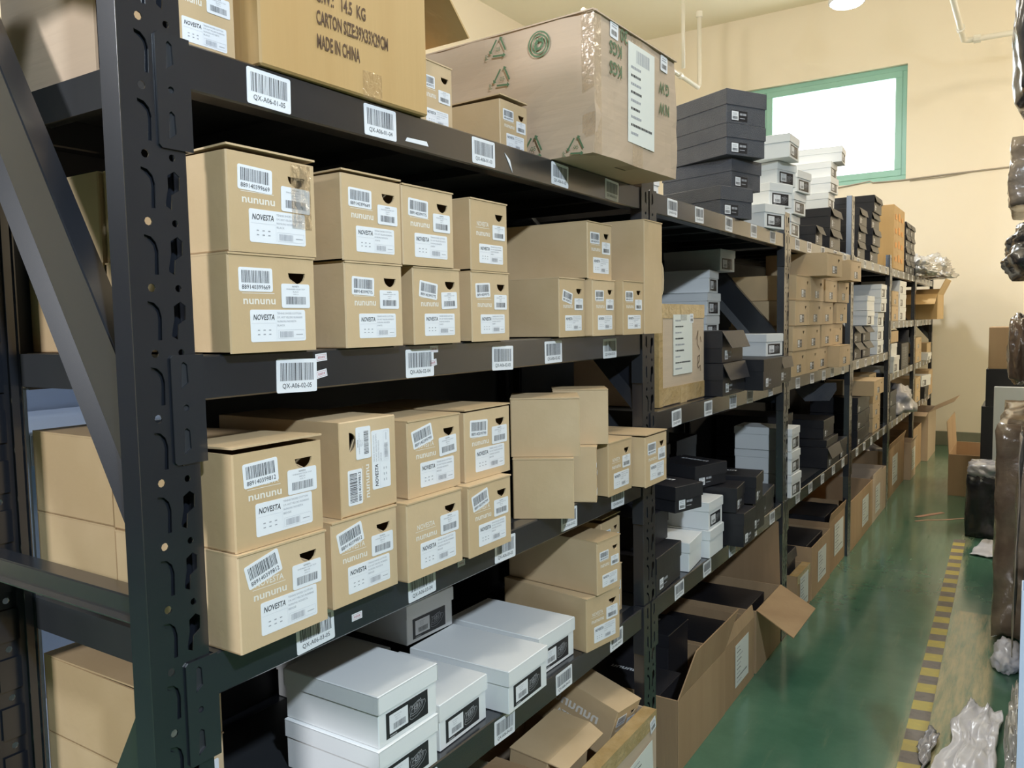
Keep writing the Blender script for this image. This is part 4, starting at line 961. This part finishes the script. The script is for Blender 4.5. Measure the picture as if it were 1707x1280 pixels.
# fifth and farthest
carton(-.02, 7.03, 0, .98, .40, .45, m='carton', open_top=True, extra=fdoc(.25, .08, .3, .24), flaps=(('F', .06, 15),), label='long open floor carton full of grey film, fifth bay')
tag(blob('film_bag', ['greybag'], (-.22, 7.5, .008), (.34, .66, .40), 25, .35, 2.2, 4), 'grey film heaped inside the long fifth bay floor carton', 'plastic bag')
carton(.035, 8.03, 0, .34, .34, .42, m='carton_l', open_top=True, extra=fdoc(.06, .08, .22, .2), flaps=(('F', .04, 20),), label='square open floor carton with sheet past the fifth bay')
carton(.0, 8.50, 0, .64, .40, .42, m='carton', open_top=True, label='dark-mouthed open floor carton under the farthest bay')
carton(.06, 9.17, 0, .76, .50, .5, m='carton_l', open_top=True, flaps=(('F', .26, 62), ('L', .15, 100)), label='last floor carton before the wall, with broad pale flaps')

# ------------------------------------------------------------------ right side of the aisle
carton(.73, 7.49, 0, .80, .345, .355, m='carton', open_top=True, flaps=(('B', .27, 4),), label='big open brown carton across the aisle with one raised flap')
t = empty('waste_bin', (.69, 6.30, 0))
b = blob('bin_bag', ['bag'], (0, 0, 0), (.235, .38, .46), 12, .10, 2.5, 4, box=.75); b.parent = t
b = blob('bag_collar', ['greybag'], (0, 0, .375), (.225, .37, .125), 31, .16, 3, 4, box=.6); b.parent = t
tag(t, 'black bag-lined waste bin with grey plastic top in the aisle', 'waste bin')
def sheet(name, m, pts, nx, ny, amp, seed, label, cat, thick=.0015):
    """crumpled thin sheet from four corners"""
    P = [Vector(p) for p in pts]; mb = MB()
    for i in range(nx+1):
        for j in range(ny+1):
            u, v = i/nx, j/ny; p = P[0]*(1-u)*(1-v)+P[1]*u*(1-v)+P[2]*u*v+P[3]*(1-u)*v
            n = noise.noise(Vector((u*4, v*4, seed))); n2 = abs(noise.noise(Vector((u*9, v*9, seed+5))))
            q_ = amp*.5*noise.noise(Vector((u*2.5, v*3.5, seed+2)))
            mb.v.append((p.x+q_+amp*.6*noise.noise(Vector((u*5, v*5, seed+9))), p.y+amp*.6*noise.noise(Vector((u*5, v*5, seed+3))), p.z+max(0, amp*(.5+n)+amp*.7*n2) if p.z < .1 else p.z+amp*(n+n2)))
    for i in range(nx):
        for j in range(ny): a = i*(ny+1)+j; mb.f.append((a, a+ny+1, a+ny+2, a+1)); mb.m.append(0)
    o = build(mb, name, [m], smooth=True); s = o.modifiers.new('thickness', 'SOLIDIFY'); s.thickness = thick
    return tag(o, label, cat)
sheet('paper_sheet', 'whitebag', [(.64, 5.66, .004), (.79, 5.62, .004), (.795, 6.06, .004), (.70, 6.08, .004)], 14, 14, .012, 2, 'white sheet lying in front of the black waste bin', 'sheet')
sheet('plastic_bag', 'whitebag', [(.685, 2.72, .010), (.880, 2.70, .010), (.878, 3.40, .010), (.770, 3.42, .010)], 34, 44, .030, 21, 'large crumpled white plastic bag on the floor at the lower right', 'plastic bag', .002)
sheet('plastic_bag', 'greybag', [(.640, 2.98, .004), (.680, 2.82, .004), (.70, 3.10, .004), (.668, 3.16, .004)], 12, 14, .018, 33, 'grey folded bag corner poking out left of the large white bag', 'plastic bag', .0015)
tag(blob('plastic_bag', ['whitebag'], (.885, 3.93, .0015), (.13, .30, .10), 61, .3, 1.9, 4, ridge=.2), 'small white plastic bag beside the pale blue post', 'plastic bag')
tag(blob('film_bundle', ['foil'], (.943, 2.83, .0015), (.092, .50, .36), 71, .22, 2.4, 5, ridge=.3, box=.3), 'shiny film-wrapped bundle standing at the foot of the blue post', 'bundle')
mb = MB()
def strip(mb, pts, wd, z):
    for a, b in zip(pts[:-1], pts[1:]):
        a, b = Vector(a), Vector(b); d = (b-a).normalized(); n = Vector((-d.y, d.x))*wd/2
        mb.slab([(a.x-n.x, a.y-n.y, z), (b.x-n.x, b.y-n.y, z), (b.x+n.x, b.y+n.y, z), (a.x+n.x, a.y+n.y, z)], .0015)
strip(mb, [(.245, 6.56), (.31, 6.66), (.40, 6.80)], .035, .0025); tag(build(mb, 'packing_strap', ['strap']), 'short pink packing strap lying on the green floor', 'strap')
mb = MB(); strip(mb, [(.255, 6.42), (.31, 6.48), (.42, 6.55), (.55, 6.68)], .018, .0022); tag(build(mb, 'packing_strap', ['strap']), 'longer thin tan strap reaching toward the waste bin', 'strap')

# right-hand rack: pale blue posts, shelves, wrapped goods
t = empty('storage_rack', (.935, 2.2, 0))
def bpost(x, y, H, nm='upright'):
    mb = MB(); hs = [[(.045+.008*math.cos(R(a)), z+.012*math.sin(R(a))) for a in range(0, 360, 45)] for z in [.1+.1*k for k in range(int((H-.12)/.1))]]
    mb.plate([(0, 0), (.09, 0), (.09, H), (0, H)], hs, 0, .002); mb.box(0, .05, -.0005, .0025, 0, H, .0005); mb.box(0, .05, .0875, .0905, 0, H, .0005)
    build(mb, nm, ['blue'], t, (x, y, 0))
bpost(0, 0, .84); bpost(.45, 0, .84)
for yy in (1.55, 3.25): bpost(0, yy, 2.42); bpost(.45, yy, 2.42)
for z in (1.10, 1.63, 2.0, 2.42):
    mb = MB(); mb.box(.0, .5, 1.55, 3.34, z-.045, z, .002); build(mb, 'deck', ['deck'], t)
mb = MB(); mb.box(.0, .5, .0, 1.60, .52, .56, .002); build(mb, 'deck', ['deck'], t)
tag(t, 'pale blue perforated rack post at the right edge of the aisle', 'rack')
def wrapped(name, loc, dims, m, seed, label, amp=.05, box=.93, cat='wrapped carton'):
    return tag(blob(name, [m], loc, dims, seed, amp, 2.4, 5, box=box, flat=False), label, cat)
wrapped('wrapped_carton', (1.10, 4.72, .0015), (.60, 1.25, 1.03), 'wrap', 3, 'tall brown film-wrapped stack standing at the right of the waste bin')
sheet('hanging_film', 'wrapg', [(.905, 3.62, .15), (.905, 3.95, .12), (.915, 3.95, 1.02), (.915, 3.62, 1.02)], 8, 24, .02, 12, 'dark brown film sheet hanging down beside the blue post', 'film sheet', .002)
for k, (z, h, w, x0) in enumerate(((.0015, .80, .30, .625), (.803, .28, .27, .650))):
    carton(x0+w, 6.98, z, .50, h, w, m='blackbox', name='black_carton', label=('lower tall black carton standing behind the waste bin', 'upper black carton stacked at the right near the end wall')[k])
carton(.932, 6.98, 1.084, .42, .31, .27, m='carton', open_top=False, tape=('left',), label='kraft carton on top of the black cartons at the right')
carton(.90, 6.66, .0015, .03, .975, .185, m='whitebox', name='foam_board', label='tall white board standing between the waste bin and black cartons')
wrapped('wrapped_bundle', (.885, 5.15, 1.10), (.13, .40, .40), 'wrap', 6, 'slim brown wrapped bundle standing above the wrapped stack', .12, .4, 'bundle')
wrapped('plastic_bag', (1.09, 4.85, 1.632), (.60, .95, .32), 'bag', 7, 'black plastic bag bulging out at the right on the upper shelf', .16, .35, 'plastic bag')
wrapped('wrapped_carton', (1.12, 5.0, 2.002), (.62, .85, .34), 'wrapg', 8, 'grey brown film-wrapped carton above the black bag', .05)
wrapped('wrapped_carton', (1.20, 4.55, 1.102), (.46, .9, .46), 'wrapg', 9, 'grey wrapped carton under the black bag at the right edge', .04)
wrapped('bubble_wrap_bundle', (1.10, 4.95, 2.422), (.58, 1.0, 1.05), 'bag', 10, 'dark bubble-wrapped bundle at the top right corner', .10, .6, 'bundle')

# ------------------------------------------------------------------ labels that single out every box
levname = {Z1: 'top deck', Z2: 'second shelf', Z2B: 'middle shelf', Z3: 'third shelf', Z4: 'bottom shelf'}
ORD = ['first', 'second', 'third', 'fourth', 'fifth', 'sixth', 'seventh', 'eighth', 'ninth', 'tenth', 'eleventh', 'twelfth']
cols = {}
for e in REG:
    o = e['o']; o['category'] = e['cat']
    if e['group']: o['group'] = e['group']
    if e['label'] and e['label'] != 'x': o['label'] = e['label']
    if e['bay'] is not None:
        y, z = e.get('pos', (o.location.y, o.location.z)); e['y'] = y+e['dims'][0]/2; e['z'] = z
        cols.setdefault((e['bay'], e['lev'], e['row']), []).append(e)
for key, L_ in cols.items():
    L_.sort(key=lambda e: e['z']); stacks = []
    for e in L_:
        for s in stacks:
            if abs(s[0]['y']-e['y']) < e['dims'][0]*.5: s.append(e); break
        else: stacks.append([e])
    stacks.sort(key=lambda s: s[0]['y'])
    for si, s in enumerate(stacks):
        for k, e in enumerate(s):
            if e['label']: continue
            if len(s) == 1: pos = 'alone in'
            elif len(s) == 2: pos = ('lower in', 'upper in')[k]
            elif k == len(s)-1: pos = 'topmost in'
            elif k == 0: pos = 'lowest in'
            else: pos = ORD[k]+' up in'
            lv = levname[key[1]]
            rw = 'rear ' if key[2] == 'rear' else ''
            e['o']['label'] = '%s, %s %s %sstack, %s, %s bay' % (e['desc'], pos, ORD[si], rw, lv, BAYN[key[0]])
bpy.context.view_layer.update()
